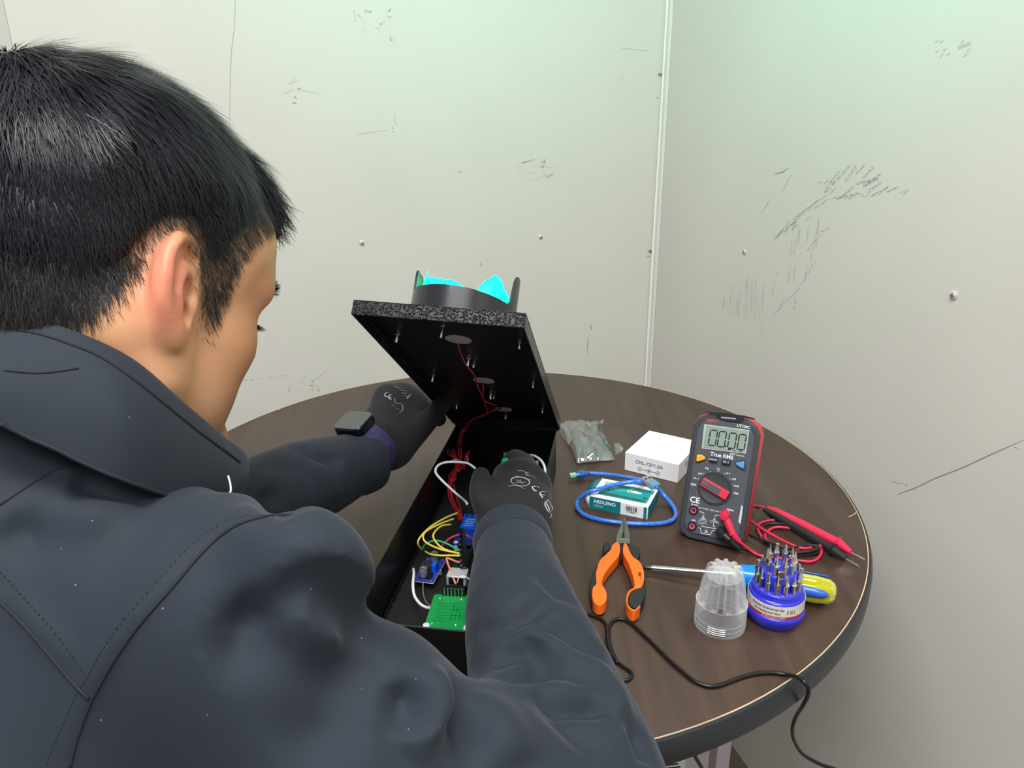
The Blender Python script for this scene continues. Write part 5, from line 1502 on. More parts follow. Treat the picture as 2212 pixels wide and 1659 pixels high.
fd = np.where(x < .010, sstep(-.012, .026, hl_), .72 * sstep(-.008, .020, hl_))
cols += (stub2 - cols) * (fd * notear * .92)[:, None]
vcol(person, cols)

# hair mass
CC = np.array([-.010, 0, .046]); CR = np.array([.094, .076, .083])
hf = Field((-.135, -.105, -.11), (.128, .105, .165), .0024)
def hair_fn(X, Y, Z):
    X, Y, Z = np.broadcast_arrays(X, Y, Z)
    P = np.stack([X.ravel(), Y.ravel(), Z.ravel()], 1)
    q = (P - CC) / CR; k0 = np.linalg.norm(q, axis=1); k1 = np.linalg.norm(q / CR, axis=1) + 1e-9
    d = k0 * (k0 - 1) / k1
    hl = P[:, 2] - hairline(P)
    bk = sstep(-.045, -.015, -P[:, 0] - .06) * 0 + sstep(.012, .040, -P[:, 0])
    th = -.005 + .0100 * (bk * sstep(-.010, .036, hl) + (1 - bk) * sstep(.004, .050, hl)) + .0085 * sstep(.035, .085, P[:, 2]) + .002 * sstep(.05, .10, P[:, 0]) * sstep(.05, .08, P[:, 2])
    ripple = .0012 * np.sin(P[:, 1] * 190 + 3 * np.sin(P[:, 0] * 60)) * sstep(.05, .10, P[:, 2])
    return (d - th + ripple).reshape(X.shape)
hf.custom((-.135, -.105, -.11), (.128, .105, .165), hair_fn)
# fringe tuft hanging over the forehead
hf.chain([(.064, -.034, .098), (.080, -.038, .084), (.091, -.040, .062)], [.013, .012, .008], .012)
hf.chain([(.066, .0, .100), (.084, .0, .084), (.097, .0, .062)], [.013, .012, .008], .012)
hf.chain([(.056, .034, .098), (.070, .036, .084), (.080, .038, .066)], [.012, .011, .006], .012)
Vr, Fr = hf.mesh(); Vr = smooth_mesh(Vr, Fr, 2)
hair_m = mat('black_hair', '#0b0b0e', .38, noise=(90, .5, (1, 1, .25)), spec=.45)
hair = np_obj('hair', HP + (Vr * HS) @ HR.T, Fr, hair_m, person)
# strands
Nr = vnormals(Vr, Fr)
def strands(n, V0, N0, wsel, len_fn, width, outward, seed, name, m):
    rg = np.random.default_rng(seed)
    w = wsel / wsel.sum()
    ix = rg.choice(len(V0), n, p=w)
    p = V0[ix] + rg.normal(0, .0012, (n, 3)); nn_ = N0[ix]
    down = np.tile(np.array([0.0, 0, -1.0]), (n, 1))
    # whorl at the crown: hair flows away from it, forward on top
    crown = np.array([-.070, -.010, .115])
    away = p - crown; away /= np.linalg.norm(away, axis=1)[:, None] + 1e-9
    flow = away * .75 + down * .55 + np.array([.18, 0, 0])
    flow -= nn_ * (flow * nn_).sum(1)[:, None]; flow /= np.linalg.norm(flow, axis=1)[:, None] + 1e-9
    flow += rg.normal(0, .20, (n, 3)); flow -= nn_ * (flow * nn_).sum(1)[:, None]; flow /= np.linalg.norm(flow, axis=1)[:, None] + 1e-9
    L = len_fn(p) * (.6 + .7 * rg.random(n))
    side = np.cross(nn_, flow); side /= np.linalg.norm(side, axis=1)[:, None] + 1e-9
    out = outward * (.5 + rg.random(n))
    S = 4; Vv = np.zeros((n, S * 2, 3))
    for j in range(S):
        t = j / (S - 1)
        c = p + flow * (L * t)[:, None] + nn_ * ((out * L) * (t - .75 * t * t) - .0006)[:, None]
        w_ = width * (1 - .8 * t)
        Vv[:, 2 * j] = c - side * w_; Vv[:, 2 * j + 1] = c + side * w_
    Fv = np.array([[2 * j, 2 * j + 1, 2 * j + 3, 2 * j + 2] for j in range(S - 1)])
    Fv = (Fv[None] + (np.arange(n) * S * 2)[:, None, None]).reshape(-1, 4)
    Vv = Vv.reshape(-1, 3)
    o = np_obj(name, HP + (Vv * HS) @ HR.T, Fv, m, person)
    o['kind'] = 'stuff'
    return o
lf = lambda p: .010 + .016 * sstep(.03, .10, p[:, 2])
strand_m = mat('hair_strand', '#17171f', .36, spec=.45)
vis = np.clip(Nr @ (HR.T @ ((CAM - hw(CC)) / np.linalg.norm(CAM - hw(CC)))) + .35, 0.08, 1)
strands(30000, Vr, Nr, vis * coverage(Vr), lf, .00034, .22, 3, 'hair_strands', strand_m)
Nh = vnormals(Vh, Fh)
fade = sstep(-.024, .014, head_local[:, 2] - hairline(head_local)) * (1 - .0 * cov) * notear * (head_local[:, 2] > -.095)
fade *= np.clip(Nh @ (HR.T @ ((CAM - hw(CC)) / np.linalg.norm(CAM - hw(CC)))) + .45, .12, 1)
fade *= ((head_local[:, 0] < .045) | (cov > .4))
fade *= np.where(head_local[:, 0] > .012, sstep(-.012, .004, head_local[:, 2] - hairline(head_local)), 1)
strands(34000, Vh, Nh, fade + 1e-9, lambda p: .0040 + .006 * coverage(p), .00017, .30, 4, 'clipped_hair', mat('clipped_hair', '#1c1916', .5))

nape = sstep(-.006, .024, head_local[:, 2] - hairline(head_local)) * (head_local[:, 0] < -.012) * (head_local[:, 2] < .02) * notear * np.clip(Nh @ (HR.T @ ((CAM - hw(CC)) / np.linalg.norm(CAM - hw(CC)))) + .45, .12, 1)
strands(16000, Vh, Nh, nape + 1e-9, lambda p: .006 + .008 * sstep(-.05, .0, p[:, 2]), .00022, .32, 6, 'nape_hair', mat('clipped_hair', '#1c1916', .5))

# eyebrow and lashes of the right side
def hair_tuft(name, centre_fn, n, L, dirn, w, seed):
    rg = np.random.default_rng(seed); mb = MB()
    for i in range(n):
        c, d = centre_fn(rg.random(), rg.random(), rg)
        d = d / np.linalg.norm(d); s_ = np.cross(d, [0, 0.3, 1.0]); s_ /= np.linalg.norm(s_)
        a, b, e = c, c + d * L * .6, c + d * L
        mb.add([hw(a - s_ * w), hw(a + s_ * w), hw(b + s_ * w * .8), hw(b - s_ * w * .8), hw(e)], [(0, 1, 2, 3), (3, 2, 4)])
    o = mb.build(name, strand_m, person); o['kind'] = 'stuff'
bvhh = BVHTree.FromPolygons([Vector(v) for v in head_local], [tuple(map(int, q)) for q in Fh])
def face_pt_h(y, z, off=.0004):
    h_ = bvhh.ray_cast(Vector((.2, y, z)), Vector((-1, 0, 0)))
    return np.array([h_[0][0] + off, y, z])
for sy in (-1, 1):
    hair_tuft('eyebrow', lambda u, v, rg: (face_pt_h(sy * (.014 + .036 * u), .021 + .004 * math.sin(u * 3) + .008 * (v - .5) - .004 * u), np.array([.04, sy * .8, -.1 + .4 * v])), 360, .007, None, .00045, 8)
    hair_tuft('eyelashes', lambda u, v, rg: (face_pt_h(sy * (.022 + .022 * u), -.005, -.001), np.array([.75, sy * (.1 + .5 * u), -.55 + .15 * v])), 90, .011, None, .0003, 9)
# ------------------------------------------------------------------ jacket
jm = bpy.data.materials.new('navy_softshell'); jm.use_nodes = True
nt = jm.node_tree; pb = nt.nodes['Principled BSDF']
pb.inputs['Base Color'].default_value = (*hexc('#232932'), 1); pb.inputs['Roughness'].default_value = .75
pb.inputs['Sheen Weight'].default_value = .10; pb.inputs['Sheen Roughness'].default_value = .45; pb.inputs['Sheen Tint'].default_value = (.75, .8, .9, 1)
pb.inputs['Specular IOR Level'].default_value = .25
tcn = nt.nodes.new('ShaderNodeTexCoord'); nn = nt.nodes.new('ShaderNodeTexNoise'); nn.inputs['Scale'].default_value = 900; nn.inputs['Detail'].default_value = 2
bpn = nt.nodes.new('ShaderNodeBump'); bpn.inputs['Strength'].default_value = .10; bpn.inputs['Distance'].default_value = .0005
nt.links.new(tcn.outputs['Object'], nn.inputs['Vector']); nt.links.new(nn.outputs['Fac'], bpn.inputs['Height']); nt.links.new(bpn.outputs[0], pb.inputs['Normal'])
# pale lint specks
vo = nt.nodes.new('ShaderNodeTexVoronoi'); vo.inputs['Scale'].default_value = 75
rmp = nt.nodes.new('ShaderNodeValToRGB'); rmp.color_ramp.elements[0].position = .025; rmp.color_ramp.elements[1].position = .04
rmp.color_ramp.elements[0].color = (*hexc('#767d8a'), 1); rmp.color_ramp.elements[1].color = (*hexc('#232932'), 1)
nt.links.new(tcn.outputs['Object'], vo.inputs['Vector']); nt.links.new(vo.outputs['Distance'], rmp.inputs[0]); nt.links.new(rmp.outputs[0], pb.inputs['Base Color'])
seam_m2 = mat('seam_thread', '#161b24', .8)

RS = deep(555, 1305, .430); RM = deep(752, 1655, .438); RE = deep(1225, 1740, .490)
RF1 = deep(1190, 1540, .535); RF2 = deep(1128, 1330, .595); RWc = deep(1108, 1178, .697)
LS = np.array([-.440, .530, .965]); LE = deep(395, 1140, .70); LF1 = deep(650, 1046, .775); LWc = deep(772, 1000, .835)
jf = Field((-.66, .04, .34), (.16, .93, 1.10), .0045)
# trunk, leaning forward
jf.chain([np.array([-.335, .400, .905]), np.array([-.400, .330, .78]), np.array([-.450, .260, .52])], [.105, .150, .155], .05)
jf.cone(np.array([-.330, .415, .930]), RS + np.array([-.03, .0, .0]), .078, .056, .05)
jf.cone(np.array([-.315, .440, .930]), LS, .075, .060, .05)
jf.cone(np.array([-.345, .36, .90]), np.array([-.30, .27, .80]), .09, .11, .06)
jf.ell(deep(330, 1480, .475), I3, (.10, .085, .10), .06)
# right sleeve
jf.chain([RS, deep(612, 1498, .430), RM], [.0535, .056, .0560], .03)
jf.chain([RM, deep(1008, 1690, .458), RE], [.0560, .057, .0600], .03)
jf.chain([RE, RF1, RF2, RWc], [.058, .0552, .0445, .0325], .035)
# left sleeve
jf.chain([LS, LE, LF1, LWc], [.060, .052, .0435, .0330], .03)
# folds: bulges and hollows of the cloth
jf.cone(deep(672, 1235, .395), deep(715, 1300, .400), .018, .015, .03)
jf.cone(deep(-90, 1035, .452), deep(120, 1135, .452), .078, .058, .05)
jf.chain([deep(560, 1150, .398), deep(660, 1180, .395), deep(722, 1245, .398), deep(735, 1290, .405)], [.010, .017, .017, .011], .030)
jf.chain([deep(575, 1322, .372), deep(640, 1288, .369), deep(705, 1278, .374), deep(760, 1305, .388), deep(800, 1345, .41)], [.006, .011, .014, .015, .012], .010, 'cut')
jf.chain([deep(872, 1500, .42), deep(922, 1462, .47)], [.016, .0125], .02)
jf.ell(deep(826, 1455, .440), I3, (.0235, .0235, .0235), .03)
Vj, Fj = jf.mesh(); Vj = smooth_mesh(Vj, Fj, 3)
bvh0 = BVHTree.FromPolygons([Vector(v) for v in Vj], [tuple(map(int, q)) for q in Fj])
def drape(pxs, bv, n=6, lift=0.0):
    """points of the cloth under a polyline of sight lines"""
    P = spline([np.array([x, y, 0.0]) for x, y in pxs], n); out = []
    for p in P:
        d = ray(p[0], p[1]); hit = bv.ray_cast(Vector(CAM), Vector(d).normalized())
        if hit[0] is not None: out.append(np.array(hit[0]) + np.array(hit[1]) * lift)
    return out
Nj = vnormals(Vj, Fj)
disp = np.zeros(len(Vj))
def fold(pxs, w, amp):
    global disp
    P = drape(pxs, bvh0, 4)
    if len(P) < 2: return
    P = np.array(P)
    near = np.where(((Vj > P.min(0) - 3 * w) & (Vj < P.max(0) + 3 * w)).all(1))[0]
    if len(near) == 0: return
    d = np.full(len(near), 9.0); par = np.zeros(len(near)); m_ = len(P) - 1
    for i in range(m_):                                  # distance and place along the crease; it fades out at both ends
        e = P[i + 1] - P[i]; t = np.clip(((Vj[near] - P[i]) @ e) / (e @ e + 1e-12), 0, 1)
        q = np.linalg.norm(Vj[near] - P[i] - t[:, None] * e, axis=1); b_ = q < d
        d[b_] = q[b_]; par[b_] = (i + t[b_]) / m_
    disp[near] += 1.45 * amp * np.exp(-(d / w) ** 2) * np.sin(np.pi * par) ** .8
G = -1
for pxs, w, a in (
    # shoulder and back
    ([(350, 1075), (260, 1060), (190, 1045), (150, 1040)], .010, -.007), ([(60, 1145), (180, 1120), (300, 1095)], .012, .006),
    ([(10, 1120), (60, 1150), (200, 1110)], .012, -.006),
    # underarm crease of the sleeve
    ([(470, 1365), (530, 1335), (590, 1312)], .010, -.006),
    ([(450, 1440), (520, 1400), (610, 1370)], .014, -.006), ([(660, 1500), (740, 1450), (800, 1400)], .016, -.005),
    ([(600, 1640), (700, 1580), (800, 1560)], .016, -.005),
    ([(860, 1465), (880, 1520), (885, 1590)], .011, -.008), ([(905, 1440), (940, 1500), (930, 1560), (880, 1640)], .012, .010),
    ([(960, 1470), (985, 1540), (1000, 1600), (980, 1659)], .013, -.008),
    ([(1020, 1490), (1090, 1580), (1110, 1655)], .016, .006), ([(1140, 1490), (1230, 1560), (1300, 1640)], .010, -.007),
    ([(590, 1114), (490, 1135), (425, 1185), (355, 1262), (285, 1342), (235, 1412), (200, 1470), (178, 1515), (150, 1580), (125, 1650)], .0065, .0022),
    ([(0, 1265), (60, 1325), (120, 1390), (180, 1470)], .007, .0018),
    # forearm wrinkles
    ([(1030, 1370), (1090, 1350), (1150, 1315), (1205, 1295)], .007, -.0068), ([(1130, 1330), (1200, 1350), (1265, 1390), (1310, 1430)], .007, -.0068),
    ([(1060, 1450), (1090, 1415), (1150, 1390), (1165, 1375)], .008, -.0081), ([(1120, 1450), (1160, 1420), (1230, 1412)], .007, -.0068),
    ([(1080, 1470), (1150, 1450), (1200, 1440), (1300, 1475)], .008, -.0081), ([(1150, 1480), (1210, 1510), (1290, 1525), (1305, 1515)], .007, -.0095),
    ([(1140, 1215), (1190, 1265), (1220, 1300)], .006, -.0047), ([(1170, 1210), (1205, 1260), (1240, 1310)], .006, -.0041),
    ([(1260, 1400), (1320, 1480), (1350, 1560), (1370, 1640)], .009, .005), ([(1330, 1530), (1380, 1600), (1395, 1650)], .008, -.0081),
    # left sleeve
    ([(560, 1000), (640, 1010), (720, 1060)], .010, -.006), ([(630, 955), (690, 985), (745, 1000)], .008, -.006), ([(560, 1060), (640, 1110)], .010, -.006),
    ([(600, 985), (680, 1025), (740, 1075)], .010, .005)):
    fold(pxs, w, a)
Vj = Vj + Nj * disp[:, None]
jacket = np_obj('jacket', Vj, Fj, jm, person, 1)
bvh = BVHTree.FromPolygons([Vector(v) for v in Vj], [tuple(map(int, q)) for q in Fj])

# collar: standing band round the neck, lofted between its lower and upper edge
top_e = [deep(-70, 665, .420), deep(60, 690, .405), deep(160, 716, .405), deep(290, 778, .420), deep(400, 872, .450), deep(490, 948, .495), deep(536, 988, .540), deep(500, 1000, .60), deep(330, 930, .63), deep(100, 780, .58), deep(-60, 690, .50)]
bot_e = [deep(-80, 880, .385), deep(40, 935, .385), deep(180, 1002, .392), deep(290, 1048, .405), deep(400, 1090, .440), deep(470, 1110, .490), deep(500, 1090, .545), deep(450, 1090, .62), deep(280, 1060, .66), deep(60, 940, .62), deep(-100, 880, .50)]
def closed(P, n=8):
    Q = []
    m_ = len(P)
    for i in range(m_):
        a, b, c, d = P[i - 1], P[i], P[(i + 1) % m_], P[(i + 2) % m_]
        for k in range(n):
            t = k / n
            Q.append(.5 * (2 * b + (c - a) * t + (2 * a - 5 * b + 4 * c - d) * t * t + (3 * b - a - 3 * c + d) * t ** 3))
    return np.array(Q)
TE, BE = closed(top_e), closed(bot_e)
cen = (TE.mean(0) + BE.mean(0)) / 2
rows = []; NR = 12
for j in range(NR + 1):
    t = j / NR
    R0 = BE * (1 - t) + TE * t
    o_ = R0 - cen; o_ /= np.linalg.norm(o_, axis=1)[:, None]
    rows.append(R0 + o_ * (.007 * math.sin(math.pi * t) + .0015 * np.sin(np.arange(len(R0)) * .35)[:, None] * math.sin(math.pi * t)))
# roll over the top edge and down inside
o_ = TE - cen; o_ /= np.linalg.norm(o_, axis=1)[:, None]; upv = (TE - BE); upv /= np.linalg.norm(upv, axis=1)[:, None]
rows.append(TE - o_ * .002 + upv * .0022); rows.append(TE - o_ * .006 + upv * .0010)
for j in range(1, 6):
    t = j / 5
    rows.append((TE * (1 - .8 * t) + BE * .8 * t) - o_ * .0075)
nC = len(TE); Vc = np.concatenate(rows)
Fc = np.array([[j * nC + i, j * nC + (i + 1) % nC, (j + 1) * nC + (i + 1) % nC, (j + 1) * nC + i] for j in range(len(rows) - 1) for i in range(nC)])
collar = np_obj('collar', Vc, Fc, jm, jacket, 1)
# flip if needed handled by double sided shading; topstitch rows on the collar
bvc = BVHTree.FromPolygons([Vector(v) for v in Vc], [tuple(map(int, q)) for q in Fc])
def seam(pxs, bv, r, nm='seam', m=seam_m2, lift=0.0):
    P = drape(pxs, bv, 8, lift)
    if len(P) > 2: MB().tube(P, r, 5).build(nm, m, jacket, 180)
def stitches(pxs, bv, r=.00055, n=5, gap=2):
    r *= .55
    P = drape(pxs, bv, n, .0001); mb = MB()
    for i in range(0, len(P) - 1, gap):
        mb.tube([P[i], P[i] * .35 + P[i + 1] * .65], r, 4)
    if mb.v:
        o = mb.build('stitching', seam_m2, jacket); o['kind'] = 'stuff'
seam([(0, 707), (80, 720), (150, 742), (220, 772), (290, 820), (350, 868), (420, 925), (480, 970), (518, 998)], bvc, .0009)
stitches([(0, 705), (80, 718), (150, 740), (220, 770), (290, 818), (350, 866), (420, 922), (480, 966), (516, 994)], bvc, .0007, 14)
seam([(0, 915), (60, 945), (120, 970), (180, 1000), (250, 1030), (330, 1060), (400, 1085)], bvc, .0013)
seam([(10, 800), (90, 805), (170, 795)], bvc, .0007)
# armhole seam: dark groove with a topstitched lip beside it
arm = [(628, 1112), (560, 1118), (500, 1140), (440, 1190), (370, 1270), (300, 1350), (250, 1420), (215, 1480), (190, 1530), (165, 1600), (150, 1659)]
seam(arm, bvh, .0010)
stitches([(540, 1112), (480, 1130), (410, 1180), (340, 1255), (270, 1335), (220, 1405), (190, 1460), (165, 1500), (140, 1555), (115, 1610), (98, 1655)], bvh, .0007, 14)
# yoke seam from the left edge to the armhole
seam([(0, 1300), (60, 1360), (110, 1420), (160, 1478), (192, 1510)], bvh, .0010)
stitches([(0, 1235), (50, 1290), (100, 1345), (150, 1410), (185, 1460)], bvh, .0008, 12)
seam([(0, 1090), (60, 1050), (120, 1015), (165, 1000)], bvh, .0008)
# zip pull cord at the front of the collar
MB().tube(spline([deep(493, 1028, .470), deep(498, 1048, .466), deep(497, 1064, .462), deep(484, 1074, .458)], 8), .0006, 6).build('zip_cord', mat('pale_cord', '#c9ccca', .5), jacket)

# cuffs
def cuff(c, d, r, L, nm):
    d = d / np.linalg.norm(d)
    u = np.cross(d, [0, 0, 1.0]); u /= np.linalg.norm(u); w = np.cross(d, u)
    M = lambda q: c + u * q[0] + w * q[1] + d * q[2]
    return MB().lathe([(r * 1.00, -L * .5), (r * 1.05, -L * .2), (r * 1.06, L * .25), (r * 1.03, L * .5), (r * .90, L * .5), (r * .86, 0), (r * .85, -L * .5)], 40, M).build(nm, jm, jacket, 60)
cuff(RWc, RWc - RF2, .0345, .024, 'cuff')
cuff(LWc + (LWc - LF1) * .03, LWc - LF1, .0345, .026, 'cuff')

# ------------------------------------------------------------------ gloves
gm = mat('black_knit_glove', '#0e0f12', .82, bump=(900, .35, .0006), sheen=.08)
gm2 = mat('grey_rubber_fingertip', '#35363b', .7, bump=(700, .3, .0005))
def glove(fn, lo, hi, nm, h=.0022):
    g = Field(lo, hi, h); fn(g)
    V_, F_ = g.mesh(); V_ = smooth_mesh(V_, F_, 2)
    return np_obj(nm, V_, F_, gm, person, 1), V_, F_
# right hand: back of the hand towards the viewer, fingers curled down into the box, thumb to the left
RH = dict(w=deep(1108, 1150, .715), p=deep(1112, 1085, .735))
def rhand(g):
    g.chain([RWc, RH['w'], deep(1110, 1100, .735)], [.0300, .0300, .0300], .012)
    # palm slab between wrist and knuckle line
    kn = [deep(1096, 1058, .745), deep(1108, 1036, .758), deep(1130, 1032, .765), deep(1157, 1054, .765)]
    wr = [deep(1076, 1120, .722), deep(1098, 1120, .722), deep(1125, 1120, .725), deep(1150, 1125, .728)]
    for a, b in zip(wr, kn): g.cone(a, b, .0185, .0140, .016)
    for a, b in zip(kn[:-1], kn[1:]): g.cone(a, b, .0135, .0135, .012)
    # index reaching left-up over the wire, the others curled
    g.chain([kn[0], deep(1086, 1030, .768), deep(1092, 1018, .790), deep(1100, 1030, .805)], [.0116, .0104, .0096, .0088], .003)
    g.chain([kn[1], deep(1110, 996, .780), deep(1124, 1000, .812), deep(1120, 1030, .825)], [.0122, .0112, .0102, .0092], .004)
    g.chain([kn[2], deep(1131, 1002, .785), deep(1140, 1012, .815), deep(1134, 1038, .825)], [.0120, .0110, .0100, .0090], .004)
    g.chain([kn[3], deep(1156, 1030, .780), deep(1162, 1046, .805), deep(1154, 1066, .812)], [.0108, .0096, .0088, .0080], .004)
    # thumb leaving the side of the palm
    g.chain([deep(1076, 1114, .720), deep(1046, 1088, .720), deep(1034, 1056, .730), deep(1039, 1028, .742)], [.0165, .0116, .0092, .0086], .004)
glr, Vgr, Fgr = glove(rhand, (-.09, .60, .76), (.09, .86, .93), 'glove')
# left hand: holds the left lid edge between thumb (inside) and fingers (outside)
def lhand(g):
    p0 = deep(800, 972, .855); pm = deep(865, 912, .905)
    g.chain([LWc, deep(790, 980, .850), p0], [.0290, .0285, .0285], .012)
    kn = [deep(838, 862, .905), deep(868, 862, .925), deep(892, 878, .935), deep(905, 905, .930)]
    wr = [deep(808, 935, .865), deep(822, 945, .872), deep(838, 957, .875), deep(850, 972, .872)]
    for a, b in zip(wr, kn): g.cone(a, b, .0195, .0150, .018)
    for a, b in zip(kn[:-1], kn[1:]): g.cone(a, b, .0150, .0150, .014)
    # fingers go behind the lid edge
    for a, b, c in ((kn[0], (880, 848, .950), (912, 856, .985)), (kn[1], (905, 856, .962), (935, 872, .995)), (kn[2], (920, 872, .968), (948, 888, .995)), (kn[3], (925, 895, .955), (948, 905, .975))):
        g.chain([a, deep(*b), deep(*c)], [.0125, .0112, .0095], .004)
    # thumb on the inner face
    g.chain([deep(858, 965, .875), deep(900, 935, .888), deep(932, 900, .900), deep(956, 872, .905)], [.0180, .0135, .0115, .0100], .008)
gll, Vgl, Fgl = glove(lhand, (-.24, .70, .78), (-.02, .98, .97), 'glove')
# knitted cuffs of the gloves
bvr = BVHTree.FromPolygons([Vector(v) for v in Vgr], [tuple(map(int, q)) for q in Fgr])
bvl = BVHTree.FromPolygons([Vector(v) for v in Vgl], [tuple(map(int, q)) for q in Fgl])
def print_on(bv, glv, strokes, r, nm, m):
    mb = MB()
    for s_ in strokes:
        P = drape(s_, bv, 5, .0005)
        if len(P) > 1: mb.tube(P, r, 4, flat=.5)
    if mb.v: mb.build(nm, m, glv)
pm_ = mat('glove_white_print', '#a7a9ab', .6); pm2 = mat('glove_grey_print', '#7d8082', .7)
xr = lambda cx, cy: (860 + cx * .1718, 900 + cy * .1718)
S = lambda L: [xr(*p) for p in L]
print_on(bvr, glr, [S([(1765, 895), (1720, 880), (1685, 885), (1700, 920), (1735, 940)]), S([(1845, 950), (1800, 950), (1780, 970), (1815, 1025)]), S([(1790, 985), (1835, 990)])], .0007, 'ce_print', pm_)
print_on(bvr, glr, [[xr(1535 + 115 * math.cos(a), 820 + 55 * math.sin(a) + .1 * 115 * math.cos(a)) for a in np.linspace(0, 6.28, 22)]], .00045, 'emblem_print', pm_)
print_on(bvr, glr, [S([(1480, 800), (1520, 815), (1500, 840)]), S([(1530, 800), (1560, 850)]), S([(1470, 830), (1600, 830)])], .0004, 'emblem_print', pm2)
print_on(bvr, glr, [S([(1500, 688), (1560, 685), (1600, 700), (1640, 715)]), S([(1600, 700), (1610, 730), (1640, 745)]), S([(1640, 745), (1690, 755), (1720, 780)])], .0006, 'brand_print', pm2)
print_on(bvr, glr, [S([(1380, 880), (1450, 870), (1530, 885), (1590, 915)]), S([(1470, 750), (1570, 770), (1660, 800)])], .0004, 'size_print', pm2)
print_on(bvr, glr, [S([(1880, 1050), (1840, 1100), (1890, 1200), (1935, 1160), (1880, 1050)]), S([(1850, 1110), (1910, 1150)]), S([(1895, 1205), (1920, 1225), (1912, 1280)]), S([(1860, 1080), (1900, 1180)])], .0005, 'shield_print', pm_)
xl = lambda cx, cy: (720 + cx * .2411, 560 + cy * .2411)
S = lambda L: [xl(*p) for p in L]
print_on(bvl, gll, [S([(490, 1195), (465, 1205), (462, 1225), (485, 1235)]), S([(520, 1215), (497, 1225), (500, 1250), (520, 1257)]), S([(500, 1237), (518, 1238)])], .0006, 'ce_print', pm_)
print_on(bvl, gll, [S([(600, 1180), (640, 1185), (650, 1205), (610, 1200)]), S([(630, 1225), (680, 1235), (660, 1255)]), S([(650, 1250), (690, 1215)]), S([(600, 1165), (570, 1150), (540, 1145)])], .0007, 'brand_print', pm2)
print_on(bvl, gll, [S([(545, 1245), (560, 1290), (610, 1300), (620, 1350), (590, 1380)]), S([(580, 1300), (600, 1290)]), S([(520, 1300), (545, 1320)]), S([(555, 1335), (600, 1355)])], .0004, 'shield_print', pm2)
# green lamp cap held between the fingers of the right glove
cp = thing('green_wire_cap', 'small bright green wire cap pinched by the right glove', 'wire cap', deep(1092, 1004, .765))
MB().lathe([(.0018, -.008), (.0042, -.004), (.0046, .002), (.0036, .006), (0, .007)], 12).build('cap_shell', mat('bright_green_cap', '#18b268', .4), cp)
MB().lathe([(.0012, -.0105), (.0018, -.008)], 8).build('cap_nose', mat('pale_green_cap', '#9fe3c8', .4), cp)

# ------------------------------------------------------------------ watch on the left wrist
ad = (deep(838, 925, .880) - LWc); ad /= np.linalg.norm(ad)
wcs = deep(791, 974, .850)
wn = deep(758, 918, .826) - wcs; wn -= ad * (ad @ wn); wn /= np.linalg.norm(wn)
wc = wcs + wn * .0375
wu = np.cross(wn, ad)
watch = thing('smartwatch', 'square dark smartwatch with a purple woven strap on the left wrist', 'watch', wc)
watch.matrix_world = frame(wc, ad, wu)
def rr3(hx, hy, r, z0, z1, nm, m, bev): return MB().prism(rrect(-hx, -hy, hx, hy, r), z0, z1).build(nm, m, watch, bevel=bev)
rr3(.0165, .0190, .008, -.005, .0045, 'case', mat('graphite_case', '#23262e', .25, .8), .0018)
rr3(.0155, .0180, .0075, .0042, .0052, 'screen', mat('dark_glass', '#3a3d3d', .22, coat=.6), .0006)
MB().tube([np.array([.0165, .004, 0]), np.array([.0185, .004, 0])], .0030, 14).build('crown', mat('graphite_case', '#23262e', .25, .8), watch)
st = mat('purple_woven_strap', '#2f2a4e', .7, noise=(420, .6), bump=(500, .5, .0008))
# strap: ring around the wrist
wcen = wc - wn * .034
def strap_ring():
    mb = MB(); v = []
    n = 48
    for i in range(n):
        a = 2 * math.pi * i / n
        rx, rz = .0322, .0330
        for hx, rr in ((-.0105, 0.0), (.0105, 0.0), (.0105, .0026), (-.0105, .0026)):
            loc = np.array([hx, (rx + rr) * math.sin(a), -.0375 + (rz + rr) * math.cos(a)])
            v.append(loc)
    f_ = []
    for i in range(n):
        k = (i + 1) % n
        for j in range(4): f_.append((4 * i + j, 4 * k + j, 4 * k + (j + 1) % 4, 4 * i + (j + 1) % 4))
    return mb.add(v, f_).build('strap', st, watch, 40)
so = strap_ring()

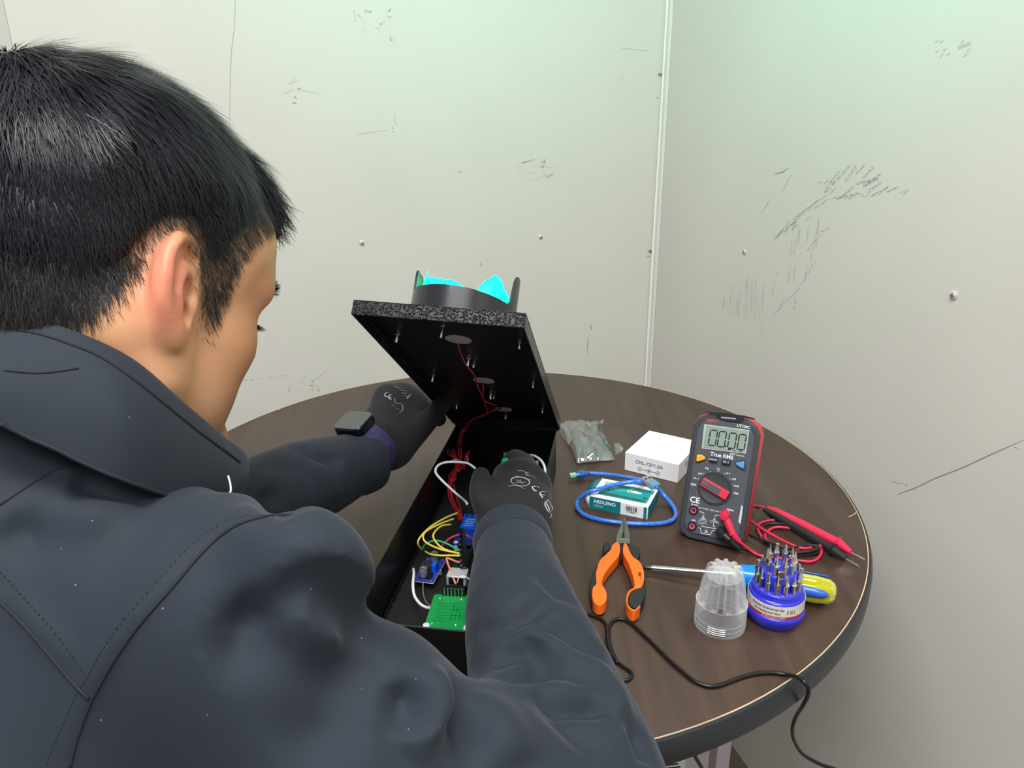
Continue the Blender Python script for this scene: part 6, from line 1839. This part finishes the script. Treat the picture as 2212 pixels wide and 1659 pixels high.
# ------------------------------------------------------------------ trousers, shoes and the stool below the table
tf_ = Field((-.72, .00, .03), (.10, .85, .62), .009)
hip = np.array([-.450, .255, .49]); fwd = np.array([.60, .80, 0]); rgt = np.array([.80, -.60, 0])
tf_.ell(hip + np.array([0, 0, .02]), I3, (.155, .150, .10), .0)
feet = []
for sg in (-1, 1):
    h0 = hip + rgt * .085 * sg; kn_ = h0 + fwd * .36 + rgt * .05 * sg + np.array([0, 0, .02]); an = kn_ + fwd * .02 + np.array([0, 0, -.42])
    tf_.chain([h0, h0 * .5 + kn_ * .5, kn_], [.095, .080, .065], .03)
    tf_.chain([kn_, kn_ * .5 + an * .5, an], [.064, .058, .050], .02)
    feet.append(an)
Vt, Ft = tf_.mesh(); Vt = smooth_mesh(Vt, Ft, 2)
np_obj('trousers', Vt, Ft, mat('dark_trousers', '#22242b', .8), person)
for an in feet:
    sf = Field(an - np.array([.2, .2, .12]), an + np.array([.25, .25, .05]), .006)
    z0 = np.array([0, 0, -an[2] + .038])
    sf.chain([an + z0 - fwd * .03, an + z0 + fwd * .06, an + z0 + fwd * .17], [.038, .040, .034], .01)
    sf.cone(an + z0, an + np.array([0, 0, .02]), .036, .042, .02)
    sf.custom((-9, -9, -9), (9, 9, .0035), lambda X, Y, Z: (0 * X + 0 * Y + (Z - .0035)), 0, 'cut')
    Vs, Fs = sf.mesh()
    np_obj('shoe', Vs, Fs, mat('black_shoe', '#151517', .5), person)
stl = thing('work_stool', 'round black work stool under the seated person', 'stool', (hip[0], hip[1], 0))
MB().lathe([(0.0, .375), (.15, .375), (.165, .382), (.165, .392), (.15, .400), (0, .400)], 40).build('seat', mat('stool_vinyl', '#1b1c1e', .5), stl)
for k in range(4):
    a = math.pi / 4 + k * math.pi / 2
    MB().tube([np.array([.11 * math.cos(a), .11 * math.sin(a), .376]), np.array([.18 * math.cos(a), .18 * math.sin(a), 0.0])], .012, 10).build('leg', mat('stool_steel', '#8d9094', .3, .9), stl)
MB().tube([np.array([.155 * math.cos(a), .155 * math.sin(a), .13]) for a in np.linspace(0, 2 * math.pi, 41)], .008, 8).build('foot_ring', mat('stool_steel', '#8d9094', .3, .9), stl)
